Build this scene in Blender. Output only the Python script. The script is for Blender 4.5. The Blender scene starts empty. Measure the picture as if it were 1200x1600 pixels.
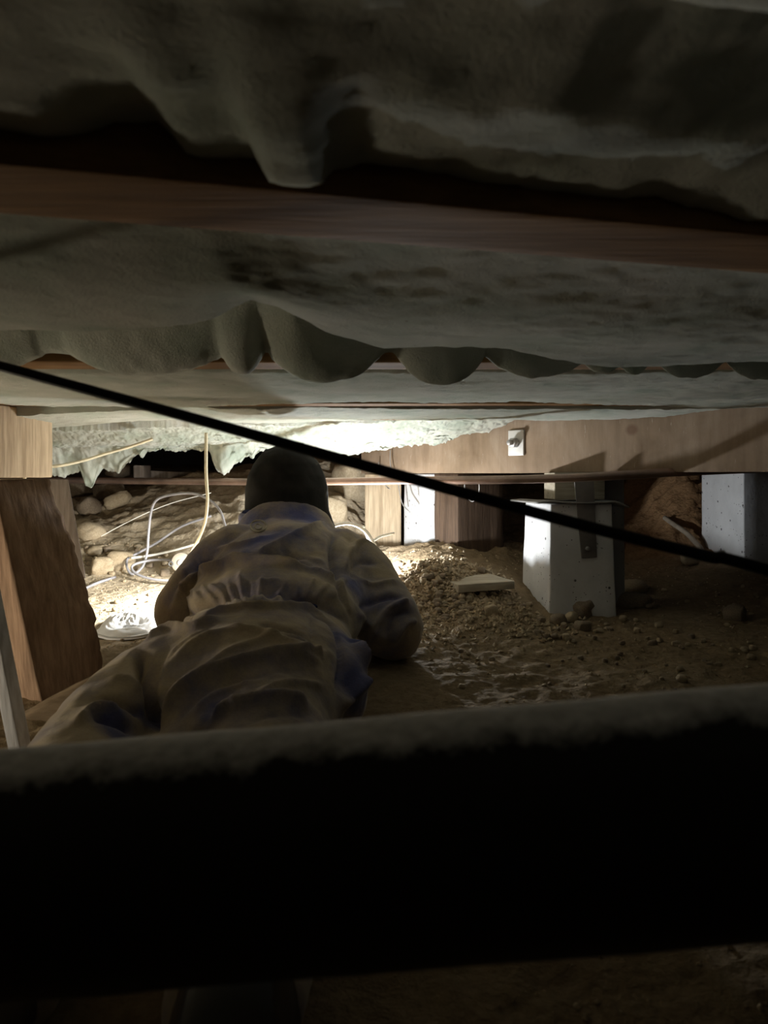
import bpy, bmesh, math, random
import numpy as np
from mathutils import Vector, Matrix
from mathutils.bvhtree import BVHTree

random.seed(7)
RNG = np.random.default_rng(11)
SC = bpy.context.scene
COL = SC.collection

# ------------------------------------------------------------------ camera, world, light
EYE = 0.54                       # camera height above the lowest dirt
FPX = 1200.0                     # focal length in pixels of the 1200x1600 frame
HORIZON = 745.0
cam_d = bpy.data.cameras.new('camera')
cam = bpy.data.objects.new('camera', cam_d)
COL.objects.link(cam)
cam.location = (0, 0, EYE)
cam.rotation_euler = (math.pi / 2, 0, 0)
cam_d.sensor_fit = 'VERTICAL'
cam_d.sensor_height = 24
cam_d.lens = 24 * FPX / 1600
cam_d.shift_y = -(800 - HORIZON) / 1600
cam_d.clip_start = 0.02
cam_d.dof.use_dof = True
cam_d.dof.focus_distance = 2.35
cam_d.dof.aperture_fstop = 5.2
SC.camera = cam

world = bpy.data.worlds.new('world')
SC.world = world
world.use_nodes = True
world.node_tree.nodes['Background'].inputs['Color'].default_value = (1.0, 0.93, 0.8, 1)
world.node_tree.nodes['Background'].inputs['Strength'].default_value = 0.0

vs = SC.view_settings
vs.view_transform = 'Standard'
vs.look = 'None'
vs.gamma = 1
vs.use_curve_mapping = False
vs.exposure = 0.42
SC.cycles.max_bounces = 12
SC.cycles.diffuse_bounces = 8
SC.cycles.glossy_bounces = 3
SC.cycles.sample_clamp_indirect = 4.0
SC.cycles.use_denoising = True


def lamp(name, kind, loc, energy, color, target=None, size=0.03, spot=None, blend=0.4):
    d = bpy.data.lights.new(name, kind)
    d.energy = energy
    d.color = color
    if kind in ('POINT', 'SPOT'):
        d.shadow_soft_size = size
    if kind == 'SPOT':
        d.spot_size = math.radians(spot)
        d.spot_blend = blend
    if kind == 'AREA':
        d.size = size
    o = bpy.data.objects.new(name, d)
    COL.objects.link(o)
    o.location = (loc[0], loc[1], loc[2] + EYE)
    if target is not None:
        v = Vector(target) - Vector(loc)
        o.rotation_euler = v.to_track_quat('-Z', 'Y').to_euler()
    return o


COOL = (0.93, 0.97, 1.0)
FLASH = (-0.10, 2.80, -0.30)     # lamp standing on the dirt ahead of the worker
WORK = (-0.565, 2.37, -0.27)      # second light by the left elbow
lamp('torch_light', 'POINT', FLASH, 23, COOL, None, 0.022)
lamp('work_lamp_light', 'SPOT', WORK, 27, (1.0, 0.97, 0.9), (-0.90, 2.5, -0.60), 0.03, 150, 0.5)
# a third lamp stands on the dirt out to the left of the frame
SIDE = (-1.42, 1.38, -.41)
lamp('side_lamp_light', 'POINT', SIDE, 10, (1.0, 0.86, 0.64), None, 0.06)

# ------------------------------------------------------------------ numpy noise


def _hash(ix, iy, iz, seed):
    h = (ix * 374761393 + iy * 668265263 + iz * 2147483647 + seed * 974634777) & 0xFFFFFFFF
    h = ((h ^ (h >> 13)) * 1274126177) & 0xFFFFFFFF
    h = h ^ (h >> 16)
    return (h & 0xFFFF) / 32767.5 - 1.0


def vnoise(p, seed=0):
    p = np.asarray(p, dtype=float)
    i = np.floor(p).astype(np.int64)
    f = p - i
    f = f * f * f * (f * (f * 6 - 15) + 10)
    out = 0
    for dx in (0, 1):
        wx = f[:, 0] if dx else 1 - f[:, 0]
        for dy in (0, 1):
            wy = f[:, 1] if dy else 1 - f[:, 1]
            for dz in (0, 1):
                wz = f[:, 2] if dz else 1 - f[:, 2]
                out = out + wx * wy * wz * _hash(i[:, 0] + dx, i[:, 1] + dy, i[:, 2] + dz, seed)
    return out


def fbm(p, octaves=4, seed=0, gain=0.5, ridged=False):
    p = np.asarray(p, dtype=float)
    a, s, tot = 1.0, 0.0, 0.0
    for k in range(octaves):
        n = vnoise(p * (2.03 ** k) + 17.3 * k, seed + k)
        if ridged:
            n = 1 - 2 * np.abs(n)
        s = s + a * n
        tot += a
        a *= gain
    return s / tot


def smooth(a, b, x):
    t = np.clip((x - a) / (b - a), 0, 1)
    return t * t * (3 - 2 * t)


def V(px, py, Y):
    """point at distance Y seen at pixel (px, py), camera-centred coordinates"""
    return np.array([(px - 600) / FPX * Y, Y, (HORIZON - py) / FPX * Y])

# ------------------------------------------------------------------ materials


class NT:
    def __init__(self, name, rough=0.85, spec=0.3):
        self.m = bpy.data.materials.new(name)
        self.m.use_nodes = True
        self.t = self.m.node_tree
        self.b = self.t.nodes['Principled BSDF']
        self.b.inputs['Roughness'].default_value = rough
        self.b.inputs['Specular IOR Level'].default_value = spec
        self.co = self.t.nodes.new('ShaderNodeTexCoord')

    def node(self, kind, **kw):
        n = self.t.nodes.new(kind)
        for k, v in kw.items():
            if k in n.inputs:
                n.inputs[k].default_value = v
            else:
                setattr(n, k, v)
        return n

    def link(self, a, b):
        self.t.links.new(a, b)

    def coord(self, scale=(1, 1, 1), rot=(0, 0, 0), src='Object'):
        mp = self.node('ShaderNodeMapping')
        mp.inputs['Scale'].default_value = scale
        mp.inputs['Rotation'].default_value = rot
        self.link(self.co.outputs[src], mp.inputs['Vector'])
        return mp.outputs['Vector']

    def noise(self, scale, detail=4, rough=0.55, vec=None, dist=0.0):
        n = self.node('ShaderNodeTexNoise')
        n.inputs['Scale'].default_value = scale
        n.inputs['Detail'].default_value = detail
        n.inputs['Roughness'].default_value = rough
        n.inputs['Distortion'].default_value = dist
        self.link(vec if vec is not None else self.coord(), n.inputs['Vector'])
        return n.outputs['Fac']

    def voronoi(self, scale, vec=None, feature='F1', rand=1.0):
        n = self.node('ShaderNodeTexVoronoi')
        n.feature = feature
        n.inputs['Scale'].default_value = scale
        n.inputs['Randomness'].default_value = rand
        self.link(vec if vec is not None else self.coord(), n.inputs['Vector'])
        return n.outputs['Distance']

    def ramp(self, fac, stops):
        r = self.node('ShaderNodeValToRGB')
        e = r.color_ramp.elements
        while len(e) < len(stops):
            e.new(0.5)
        for el, (p, c) in zip(e, stops):
            el.position = p
            el.color = (*c, 1) if len(c) == 3 else c
        self.link(fac, r.inputs['Fac'])
        return r.outputs['Color']

    def mix(self, fac, a, b, mode='MIX'):
        n = self.node('ShaderNodeMix')
        n.data_type = 'RGBA'
        n.blend_type = mode
        n.clamp_factor = True
        for sock, v in ((n.inputs[0], fac), (n.inputs[6], a), (n.inputs[7], b)):
            if isinstance(v, (int, float)):
                sock.default_value = v
            elif isinstance(v, tuple):
                sock.default_value = (*v, 1)
            else:
                self.link(v, sock)
        return n.outputs[2]

    def math(self, op, a, b=0.0):
        n = self.node('ShaderNodeMath')
        n.operation = op
        for sock, v in ((n.inputs[0], a), (n.inputs[1], b)):
            if isinstance(v, (int, float)):
                sock.default_value = v
            else:
                self.link(v, sock)
        return n.outputs[0]

    def bump(self, h, strength=0.5, dist=0.01, prev=None):
        n = self.node('ShaderNodeBump')
        n.inputs['Strength'].default_value = strength
        n.inputs['Distance'].default_value = dist
        self.link(h, n.inputs['Height'])
        if prev is not None:
            self.link(prev, n.inputs['Normal'])
        self.link(n.outputs['Normal'], self.b.inputs['Normal'])
        return n.outputs['Normal']

    def color(self, c):
        if isinstance(c, tuple):
            self.b.inputs['Base Color'].default_value = (*c, 1)
        else:
            self.link(c, self.b.inputs['Base Color'])
        return self


def mat_dirt():
    k = NT('dirt', 0.95, 0.1)
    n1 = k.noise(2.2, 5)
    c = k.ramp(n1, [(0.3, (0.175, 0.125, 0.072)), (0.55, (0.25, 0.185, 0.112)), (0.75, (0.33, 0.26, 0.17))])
    gx = k.node('ShaderNodeSeparateXYZ')
    k.link(k.co.outputs['Object'], gx.inputs[0])
    # redder clay on the far right bank
    f = k.node('ShaderNodeMapRange')
    f.inputs['From Min'].default_value = 0.5
    f.inputs['From Max'].default_value = 1.2
    k.link(gx.outputs['X'], f.inputs['Value'])
    fy = k.node('ShaderNodeMapRange')
    fy.inputs['From Min'].default_value = 2.9
    fy.inputs['From Max'].default_value = 3.4
    k.link(gx.outputs['Y'], fy.inputs['Value'])
    fl = k.node('ShaderNodeMapRange')           # paler dirt towards the left and back
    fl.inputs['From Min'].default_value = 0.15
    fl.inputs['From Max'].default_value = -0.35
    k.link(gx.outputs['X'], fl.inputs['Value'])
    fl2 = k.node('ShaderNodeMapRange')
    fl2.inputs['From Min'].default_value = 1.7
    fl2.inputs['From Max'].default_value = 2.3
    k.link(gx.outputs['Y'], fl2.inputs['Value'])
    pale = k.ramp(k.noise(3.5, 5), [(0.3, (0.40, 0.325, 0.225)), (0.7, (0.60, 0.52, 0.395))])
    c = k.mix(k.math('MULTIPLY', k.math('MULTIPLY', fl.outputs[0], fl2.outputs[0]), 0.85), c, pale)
    c = k.mix(k.math('MULTIPLY', k.math('MULTIPLY', f.outputs[0], fy.outputs[0]), 0.8), c, (0.34, 0.19, 0.09))
    n2 = k.noise(60, 3)
    c = k.mix(0.35, c, k.ramp(n2, [(0.35, (0.45, 0.42, 0.38)), (0.65, (1, 1, 1))]), 'MULTIPLY')
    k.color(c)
    b1 = k.bump(k.noise(26, 6, 0.65), 0.7, 0.02)
    b2 = k.bump(k.voronoi(70), 0.25, 0.008, b1)
    k.bump(k.noise(160, 3, 0.6), 0.35, 0.004, b2)
    return k.m


def mat_rock(name, c1, c2):
    k = NT(name, 0.95, 0.1)
    k.color(k.ramp(k.noise(9, 5), [(0.3, c1), (0.7, c2)]))
    b = k.bump(k.noise(35, 5, 0.6), 0.5, 0.012)
    k.bump(k.noise(150, 3), 0.3, 0.003, b)
    return k.m


def mat_insulation():
    k = NT('glass_wool', 1.0, 0.0)
    n = k.noise(7, 5)
    c = k.ramp(n, [(0.3, (0.33, 0.385, 0.315)), (0.5, (0.45, 0.475, 0.41)), (0.72, (0.54, 0.54, 0.48))])
    sp = k.noise(38, 2, 0.5, k.coord((1, 1, 1)))
    c = k.mix(k.ramp(sp, [(0.76, (0, 0, 0)), (0.80, (1, 1, 1))]), c, (0.16, 0.12, 0.08))
    k.color(c)
    k.b.inputs['Sheen Weight'].default_value = 0.25
    k.b.inputs['Sheen Roughness'].default_value = 0.6
    b = k.bump(k.noise(14, 6, 0.6), 0.15, 0.02)
    k.bump(k.noise(230, 4, 0.8), 0.6, 0.006, b)
    return k.m


def mat_wood(name, dark, light, scale=(1, 1, 1), grain_axis='X', rough=0.8, stain=0.35):
    k = NT(name, rough, 0.2)
    s = {'X': (1.2, 14, 14), 'Y': (14, 1.2, 14), 'Z': (14, 14, 1.2)}[grain_axis]
    vec = k.coord(tuple(a * b for a, b in zip(s, scale)))
    g = k.noise(2.2, 6, 0.6, vec, 0.6)
    fine = k.noise(9, 3, 0.6, vec)
    c = k.ramp(g, [(0.28, dark), (0.7, light)])
    c = k.mix(0.5, c, k.ramp(fine, [(0.35, (0.5, 0.47, 0.43)), (0.6, (1, 1, 1))]), 'MULTIPLY')
    c = k.mix(stain, c, k.ramp(k.noise(3.1, 4), [(0.35, (0.4, 0.36, 0.33)), (0.6, (1, 1, 1))]), 'MULTIPLY')
    k.color(c)
    b = k.bump(g, 0.35, 0.006)
    k.bump(fine, 0.3, 0.003, b)
    return k.m


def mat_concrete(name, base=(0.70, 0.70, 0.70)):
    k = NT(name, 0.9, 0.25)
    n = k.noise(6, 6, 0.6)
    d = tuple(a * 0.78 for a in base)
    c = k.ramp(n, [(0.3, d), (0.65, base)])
    v = k.voronoi(26, k.coord((1, 1, 1)))
    sel = k.noise(11, 2)
    pit = k.math('MULTIPLY', k.math('LESS_THAN', v, 0.13), k.math('GREATER_THAN', sel, 0.5))
    v2 = k.voronoi(75)
    pit2 = k.math('MULTIPLY', k.math('LESS_THAN', v2, 0.16), k.math('GREATER_THAN', k.noise(17, 2), 0.55))
    p = k.math('MAXIMUM', pit, pit2)
    c = k.mix(p, c, (0.13, 0.12, 0.12))
    k.color(c)
    b = k.bump(k.noise(40, 6, 0.65), 0.25, 0.006)
    k.bump(k.math('SUBTRACT', 1.0, p), 0.6, 0.004, b)
    return k.m


def mat_plain(name, c, rough=0.6, metal=0.0, spec=0.4, var=0.25, scale=20, bump=0.15):
    k = NT(name, rough, spec)
    k.b.inputs['Metallic'].default_value = metal
    d = tuple(a * (1 - var) for a in c)
    k.color(k.ramp(k.noise(scale, 4), [(0.35, d), (0.65, c)]))
    if bump:
        k.bump(k.noise(scale * 4, 4), bump, 0.003)
    return k.m


def mat_abs_pipe():
    k = NT('black_drain_pipe', 0.55, 0.25)
    gm = k.node('ShaderNodeNewGeometry')
    sep = k.node('ShaderNodeSeparateXYZ')
    k.link(gm.outputs['Normal'], sep.inputs[0])
    n = k.noise(45, 5, 0.7)
    top = k.math('ADD', sep.outputs['Z'], k.math('MULTIPLY', k.math('SUBTRACT', n, 0.5), 0.30))
    dust = k.ramp(top, [(0.85, (0, 0, 0)), (0.97, (1, 1, 1))])
    base = k.ramp(k.noise(5, 4), [(0.35, (0.010, 0.009, 0.008)), (0.7, (0.022, 0.019, 0.016))])
    # small orange-red scuff on the side of the pipe
    sx = k.node('ShaderNodeSeparateXYZ')
    k.link(k.co.outputs['Object'], sx.inputs[0])
    dx = k.math('ABSOLUTE', k.math('SUBTRACT', sx.outputs['X'], 0.097))
    dz = k.math('ABSOLUTE', k.math('SUBTRACT', sx.outputs['Z'], -0.002))
    mk = k.math('MULTIPLY', k.math('LESS_THAN', k.math('ADD', dx, k.math('MULTIPLY', k.noise(150, 3), 0.004)), 0.0052), k.math('LESS_THAN', dz, 0.013))
    base = k.mix(mk, base, (0.16, 0.05, 0.02))
    k.color(k.mix(dust, base, k.ramp(k.noise(120, 3), [(0.3, (0.55, 0.56, 0.58)), (0.7, (0.88, 0.89, 0.92))])))
    k.link(k.ramp(dust, [(0, (0.5, 0.5, 0.5)), (1, (1, 1, 1))]), k.b.inputs['Roughness'])
    k.bump(n, 0.3, 0.003)
    k.link(k.math('MULTIPLY', dust, 0.8), k.b.inputs['Sheen Weight'])
    k.b.inputs['Sheen Roughness'].default_value = 0.5
    return k.m


def mat_coverall():
    k = NT('dusty_blue_coverall', 0.95, 0.1)
    at = k.node('ShaderNodeAttribute')
    at.attribute_name = 'dust'
    n = k.noise(13, 6, 0.65)
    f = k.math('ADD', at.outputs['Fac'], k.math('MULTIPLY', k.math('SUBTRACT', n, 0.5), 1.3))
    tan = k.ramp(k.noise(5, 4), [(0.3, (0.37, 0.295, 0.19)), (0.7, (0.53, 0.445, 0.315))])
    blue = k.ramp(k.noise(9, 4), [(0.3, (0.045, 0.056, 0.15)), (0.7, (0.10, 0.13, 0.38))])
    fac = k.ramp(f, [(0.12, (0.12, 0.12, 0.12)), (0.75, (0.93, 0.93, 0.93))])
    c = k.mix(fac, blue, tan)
    c = k.mix(0.3, c, k.ramp(k.noise(220, 2), [(0.3, (0.55, 0.55, 0.55)), (0.7, (1, 1, 1))]), 'MULTIPLY')
    k.color(c)
    k.b.inputs['Sheen Weight'].default_value = 0.35
    k.b.inputs['Sheen Tint'].default_value = (1.0, 0.9, 0.75, 1)
    b = k.bump(k.noise(28, 5, 0.6), 0.35, 0.008)
    k.bump(k.noise(500, 2), 0.25, 0.001, b)
    return k.m


def mat_girder():
    k = NT('girder_wood', 0.8, 0.2)
    c = k.ramp(k.noise(3.2, 6, 0.6, dist=0.5), [(0.3, (0.19, 0.13, 0.08)), (0.5, (0.28, 0.205, 0.14)), (0.72, (0.37, 0.29, 0.215))])
    st = k.noise(3.0, 5, 0.65, k.coord((9, 9, 1.4), (0.25, 0.2, 0)))
    c = k.mix(0.45, c, k.ramp(st, [(0.35, (0.55, 0.5, 0.45)), (0.62, (1, 1, 1))]), 'MULTIPLY')
    sc = k.noise(4, 4, 0.7, k.coord((26, 26, 4), (0.3, 0.4, 0)))
    c = k.mix(k.ramp(sc, [(0.66, (0, 0, 0)), (0.72, (0.5, 0.5, 0.5))]), c, (0.62, 0.55, 0.47))
    kn = k.voronoi(4.5, k.coord((1, 1, 1.3)))
    c = k.mix(k.ramp(kn, [(0.07, (0.8, 0.8, 0.8)), (0.13, (0, 0, 0))]), c, (0.16, 0.095, 0.06))
    k.color(c)
    b = k.bump(st, 0.25, 0.004)
    k.bump(k.noise(60, 4), 0.2, 0.003, b)
    return k.m


M = dict(
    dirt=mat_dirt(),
    rock=mat_rock('pale_dirt_clod', (0.36, 0.28, 0.18), (0.52, 0.43, 0.30)),
    rock_dark=mat_rock('brown_stone', (0.22, 0.17, 0.12), (0.36, 0.29, 0.21)),
    wool=mat_insulation(),
    joist=mat_wood('joist_wood', (0.18, 0.092, 0.032), (0.32, 0.178, 0.068), (0.8, 0.8, 0.8), 'X'),
    ply=mat_girder(),
    post=mat_wood('old_post_wood', (0.22, 0.14, 0.09), (0.48, 0.325, 0.22), (0.9, 0.9, 0.7), 'Z'),
    darkpost=mat_wood('dark_post_wood', (0.055, 0.036, 0.024), (0.13, 0.085, 0.056), (0.9, 0.9, 0.7), 'Z'),
    pale=mat_wood('pale_post_wood', (0.40, 0.30, 0.19), (0.60, 0.48, 0.33), (0.9, 0.9, 0.7), 'Z', stain=0.2),
    grey_wood=mat_wood('grey_weathered_wood', (0.30, 0.255, 0.22), (0.50, 0.44, 0.40), (0.8, 0.8, 0.8), 'Z', stain=0.3),
    slab=mat_wood('offcut_wood', (0.34, 0.30, 0.23), (0.52, 0.47, 0.37), (0.8, 0.8, 0.8), 'X', stain=0.2),
    white_wood=mat_wood('white_painted_lath', (0.58, 0.60, 0.64), (0.82, 0.84, 0.88), (0.8, 0.8, 0.8), 'Z', stain=0.3),
    scrap=mat_wood('dusty_scrap_wood', (0.16, 0.115, 0.07), (0.29, 0.215, 0.14), (0.8, 0.8, 0.8), 'X', stain=0.3),
    subfloor=mat_wood('subfloor_wood', (0.09, 0.06, 0.045), (0.19, 0.13, 0.095), (0.6, 0.6, 0.6), 'X'),
    concrete=mat_concrete('pier_concrete'),
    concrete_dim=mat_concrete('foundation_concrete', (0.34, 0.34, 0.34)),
    copper=mat_plain('tarnished_copper', (0.52, 0.37, 0.31), 0.42, 0.8, var=0.45, scale=8),
    steel=mat_plain('galvanised_steel', (0.50, 0.49, 0.48), 0.5, 0.8, var=0.2),
    dull_steel=mat_plain('dull_steel_strap', (0.22, 0.20, 0.185), 0.65, 0.4, var=0.2),
    plate=mat_plain('pale_washer_plate', (0.72, 0.71, 0.68), 0.5, 0.3, var=0.12),
    felt=mat_plain('bitumen_felt', (0.30, 0.29, 0.275), 0.9, var=0.3),
    black_cable=mat_plain('black_rubber', (0.006, 0.006, 0.006), 0.55, spec=0.2, var=0.1),
    cream=mat_plain('cream_sheath', (0.70, 0.62, 0.43), 0.5, var=0.15),
    white_cable=mat_plain('white_sheath', (0.78, 0.76, 0.68), 0.5, var=0.12),
    grey_cable=mat_plain('grey_sheath', (0.30, 0.295, 0.315), 0.5, var=0.2),
    bag=mat_plain('white_plastic_bag', (0.80, 0.82, 0.84), 0.4, var=0.08, bump=0.3),
    hood=mat_plain('black_hood_cloth', (0.045, 0.042, 0.038), 0.95, var=0.45, scale=12, bump=0.4, spec=0.1),
    navy=mat_plain('navy_collar_cloth', (0.035, 0.04, 0.11), 0.95, var=0.4, scale=14, bump=0.4, spec=0.1),
    coverall=mat_coverall(),
    skin=mat_plain('skin', (0.55, 0.34, 0.25), 0.6, var=0.12),
    eye=mat_plain('eye_white', (0.8, 0.78, 0.75), 0.3, var=0.05, bump=0),
    glove=mat_plain('work_glove_cloth', (0.20, 0.17, 0.13), 0.95, var=0.3),
    boot=mat_plain('dusty_boot_leather', (0.085, 0.062, 0.042), 0.8, var=0.4),
    lamp_body=mat_plain('black_lamp_housing', (0.03, 0.03, 0.03), 0.5, var=0.2),
    thread=mat_plain('loop_cord', (0.40, 0.37, 0.29), 0.9, var=0.2),
    pipe=mat_abs_pipe(),
    rust=mat_plain('grey_root', (0.33, 0.27, 0.20), 0.9, var=0.4),
)
_k = NT('lamp_lens', 0.3)
_k.color((0.9, 0.95, 1.0))
_k.b.inputs['Emission Color'].default_value = (0.93, 0.97, 1, 1)
_k.b.inputs['Emission Strength'].default_value = 30
M['lens'] = _k.m

# ------------------------------------------------------------------ object helpers
WORLD_AT = {}


def tag(o, label=None, cat=None, group=None, kind=None):
    if label:
        o['label'] = label
    if cat:
        o['category'] = cat
    if group:
        o['group'] = group
    if kind:
        o['kind'] = kind
    return o


def thing(name, label, cat, base, group=None):
    o = bpy.data.objects.new(name, None)
    o.empty_display_size = 0.05
    COL.objects.link(o)
    w = Vector((base[0], base[1], base[2] + EYE))
    o.location = w
    WORLD_AT[o] = w
    return tag(o, label, cat, group)


def mesh(name, verts, faces, mat, parent=None, shade=True, base=None):
    """verts in camera-centred metres (z up from eye level)"""
    v = np.array(verts, dtype=float).reshape(-1, 3).copy()
    v[:, 2] += EYE
    if parent is not None:
        org = WORLD_AT[parent]
    elif base is not None:
        org = Vector((base[0], base[1], base[2] + EYE))
    else:
        org = Vector(((v[:, 0].min() + v[:, 0].max()) / 2, (v[:, 1].min() + v[:, 1].max()) / 2, v[:, 2].min()))
    v -= np.array(org)
    me = bpy.data.meshes.new(name)
    me.from_pydata(v.tolist(), [], [tuple(int(i) for i in f) for f in faces])
    me.update()
    if shade:
        me.polygons.foreach_set('use_smooth', [True] * len(me.polygons))
    me.materials.append(M[mat] if isinstance(mat, str) else mat)
    o = bpy.data.objects.new(name, me)
    COL.objects.link(o)
    if parent is not None:
        o.parent = parent
        WORLD_AT[o] = org
    else:
        o.location = org
        WORLD_AT[o] = org
    return o


def grid_faces(n, m, closed_u=False, closed_v=False):
    """n rows x m columns"""
    r = np.arange(n if closed_u else n - 1)
    c = np.arange(m if closed_v else m - 1)
    R, C = np.meshgrid(r, c, indexing='ij')
    R2, C2 = (R + 1) % n, (C + 1) % m
    return np.stack([R * m + C, R * m + C2, R2 * m + C2, R2 * m + C], -1).reshape(-1, 4)


def catmull(pts, per=10):
    p = np.array(pts, float)
    p = np.vstack([2 * p[0] - p[1], p, 2 * p[-1] - p[-2]])
    out = []
    for i in range(1, len(p) - 2):
        t = np.linspace(0, 1, per, endpoint=False)[:, None]
        a, b, c, d = p[i - 1], p[i], p[i + 1], p[i + 2]
        out.append(0.5 * (2 * b + (c - a) * t + (2 * a - 5 * b + 4 * c - d) * t ** 2 + (3 * b - a - 3 * c + d) * t ** 3))
    out.append(p[-2][None])
    return np.vstack(out)


def tube(path, rad, sides=10, flat=1.0, caps=True):
    """tube along a path; rad scalar or per-point"""
    p = np.array(path, float)
    n = len(p)
    rad = np.full(n, rad) if np.isscalar(rad) else np.array(rad)
    tan = np.gradient(p, axis=0)
    tan /= np.linalg.norm(tan, axis=1)[:, None] + 1e-9
    up = np.array([0, 0, 1.0]) if abs(tan[0][2]) < 0.9 else np.array([1.0, 0, 0])
    nx = np.cross(tan[0], up)
    nx /= np.linalg.norm(nx)
    rings = []
    ang = np.linspace(0, 2 * np.pi, sides, endpoint=False)
    for i in range(n):
        nx = nx - tan[i] * np.dot(nx, tan[i])
        nx /= np.linalg.norm(nx)
        ny = np.cross(tan[i], nx)
        rings.append(p[i] + rad[i] * (np.cos(ang)[:, None] * nx + flat * np.sin(ang)[:, None] * ny))
    v = np.vstack(rings)
    f = [list(q) for q in grid_faces(n, sides, closed_v=True)]
    if caps:
        f.append(list(range(sides))[::-1])
        f.append([(n - 1) * sides + i for i in range(sides)])
    return v, f


def box_bm(corners8, bevel=0.003, cuts=0, jitter=0.0, seed=0):
    """8 corners: bottom 4 (ccw) then top 4; returns verts, faces with bevelled, subdivided sides"""
    bm = bmesh.new()
    vs_ = [bm.verts.new(c) for c in corners8]
    for f in ((3, 2, 1, 0), (4, 5, 6, 7), (0, 1, 5, 4), (1, 2, 6, 5), (2, 3, 7, 6), (3, 0, 4, 7)):
        bm.faces.new([vs_[i] for i in f])
    if bevel:
        bmesh.ops.bevel(bm, geom=bm.edges[:], offset=bevel, segments=2, affect='EDGES', profile=0.6)
    if cuts:
        bmesh.ops.subdivide_edges(bm, edges=[e for e in bm.edges if e.calc_length() > 0.02], cuts=cuts, use_grid_fill=True)
    bmesh.ops.recalc_face_normals(bm, faces=bm.faces[:])
    bm.verts.ensure_lookup_table()
    v = np.array([x.co[:] for x in bm.verts])
    bm.verts.index_update()
    f = [[x.index for x in fc.verts] for fc in bm.faces]
    if jitter:
        v = v + jitter * np.stack([fbm(v * 22, 3, seed + s) for s in (1, 2, 3)], 1)
    bm.free()
    return v, f


def prism(a, b, width_dir, up, bevel=0.003, cuts=0, jitter=0.0, seed=0):
    """box from a to b (one edge line of the bottom), extended by width_dir and up vectors"""
    a, b, w, u = (np.array(x, float) for x in (a, b, width_dir, up))
    c = [a, b, b + w, a + w, a + u, b + u, b + w + u, a + w + u]
    return box_bm(c, bevel, cuts, jitter, seed)


def merge(*parts):
    vs_, fs_, o = [], [], 0
    for v, f in parts:
        v = np.asarray(v)
        vs_.append(v)
        fs_ += [[i + o for i in q] for q in f]
        o += len(v)
    return np.vstack(vs_), fs_


def cyl(c, axis, r, h, sides=16, bevel=0.0):
    c, axis = np.array(c, float), np.array(axis, float)
    axis /= np.linalg.norm(axis)
    if bevel:
        path = [c, c + axis * bevel * 0.5, c + axis * bevel, c + axis * (h - bevel), c + axis * (h - bevel / 2), c + axis * h]
        rr = [r - bevel, r - bevel * 0.3, r, r, r - bevel * 0.3, r - bevel]
    else:
        path, rr = [c, c + axis * h], r
    return tube(path, rr, sides)

# ------------------------------------------------------------------ ground


CTRL = []
for X in (-3.0, -1.5, -0.5, 0.5, 1.5, 3.0):
    CTRL += [(X, -1.5, -.54), (X, 0.2, -.54), (X, 0.8, -.53), (X, 1.4, -.505)]
CTRL += [(-2.6, 2.0, -.44), (-1.3, 2.0, -.45), (-.7, 2.0, -.455), (0, 1.95, -.465), (.6, 2.0, -.465), (1.3, 2.0, -.45), (2.6, 2.0, -.43),
         (-1.4, 2.45, -.40), (-.85, 2.4, -.40), (-.45, 2.45, -.41), (-.1, 2.5, -.42), (.53, 2.42, -.458), (.62, 2.38, -.46), (.8, 2.5, -.455), (1.3, 2.4, -.42),
         (.30, 2.60, -.368), (.40, 2.60, -.372), (.20, 2.5, -.375), (.12, 2.35, -.43), (.30, 2.28, -.425)]
for px, py, Y in [(640, 885, 2.7), (660, 868, 2.95), (620, 863, 3.1), (755, 890, 2.72), (560, 868, 3.15), (700, 900, 2.55),
                  (1000, 932, 2.8), (1090, 862, 3.25), (1165, 890, 2.9), (1190, 925, 2.6),
                  (1000, 880, 3.30), (1080, 868, 3.20), (1000, 835, 3.55), (1080, 830, 3.38), (1000, 775, 3.78), (1080, 775, 3.52), (1000, 725, 3.95), (1080, 725, 3.68), (1150, 725, 3.9), (1150, 800, 3.6),
                  (535, 850, 3.25), (535, 800, 3.5), (540, 748, 3.7), (540, 722, 3.85),
                  (200, 890, 2.85), (300, 865, 2.95), (200, 845, 3.1), (300, 812, 3.2), (250, 790, 3.35), (360, 775, 3.38),
                  (300, 757, 3.55), (420, 765, 3.4), (420, 748, 3.65), (480, 757, 3.6), (130, 852, 3.05), (150, 805, 3.45), (150, 772, 3.85), (60, 800, 3.5),
                  (100, 745, 4.3), (330, 748, 4.2), (450, 735, 4.3)]:
    p = V(px, py, Y)
    CTRL.append((p[0], p[1], p[2]))
CTRL += [(-.10, 2.80, -.42), (.03, 2.78, -.40), (-.25, 2.85, -.40), (-.03, 3.42, -.335), (.06, 3.58, -.32), (.3, 3.4, -.31), (.3, 4.0, 0.0), (.0, 3.95, -.02), (.9, 3.1, -.38), (.7, 2.8, -.42), (2.2, 3.4, -.2), (2.2, 4.0, .05), (-2.6, 3.2, -.2), (-2.6, 4.0, 0.02)]
CTRL += [(X, 5.2, .04) for X in (-3, -1.5, 0, 1.5, 3)] + [(X, 6.2, .05) for X in (-3, -1.5, 0, 1.5, 3)]
CT = np.array(CTRL)


def _phi(r2):
    return 0.5 * r2 * np.log(r2 + 1e-9)


def _solve():
    n = len(CT)
    d2 = ((CT[:, None, :2] - CT[None, :, :2]) ** 2).sum(-1)
    A = np.zeros((n + 3, n + 3))
    A[:n, :n] = _phi(d2) + 0.002 * np.eye(n)
    A[:n, n] = 1
    A[:n, n + 1:n + 3] = CT[:, :2]
    A[n:, :n] = A[:n, n:].T
    return np.linalg.solve(A, np.concatenate([CT[:, 2], np.zeros(3)]))


_W = _solve()


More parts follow.
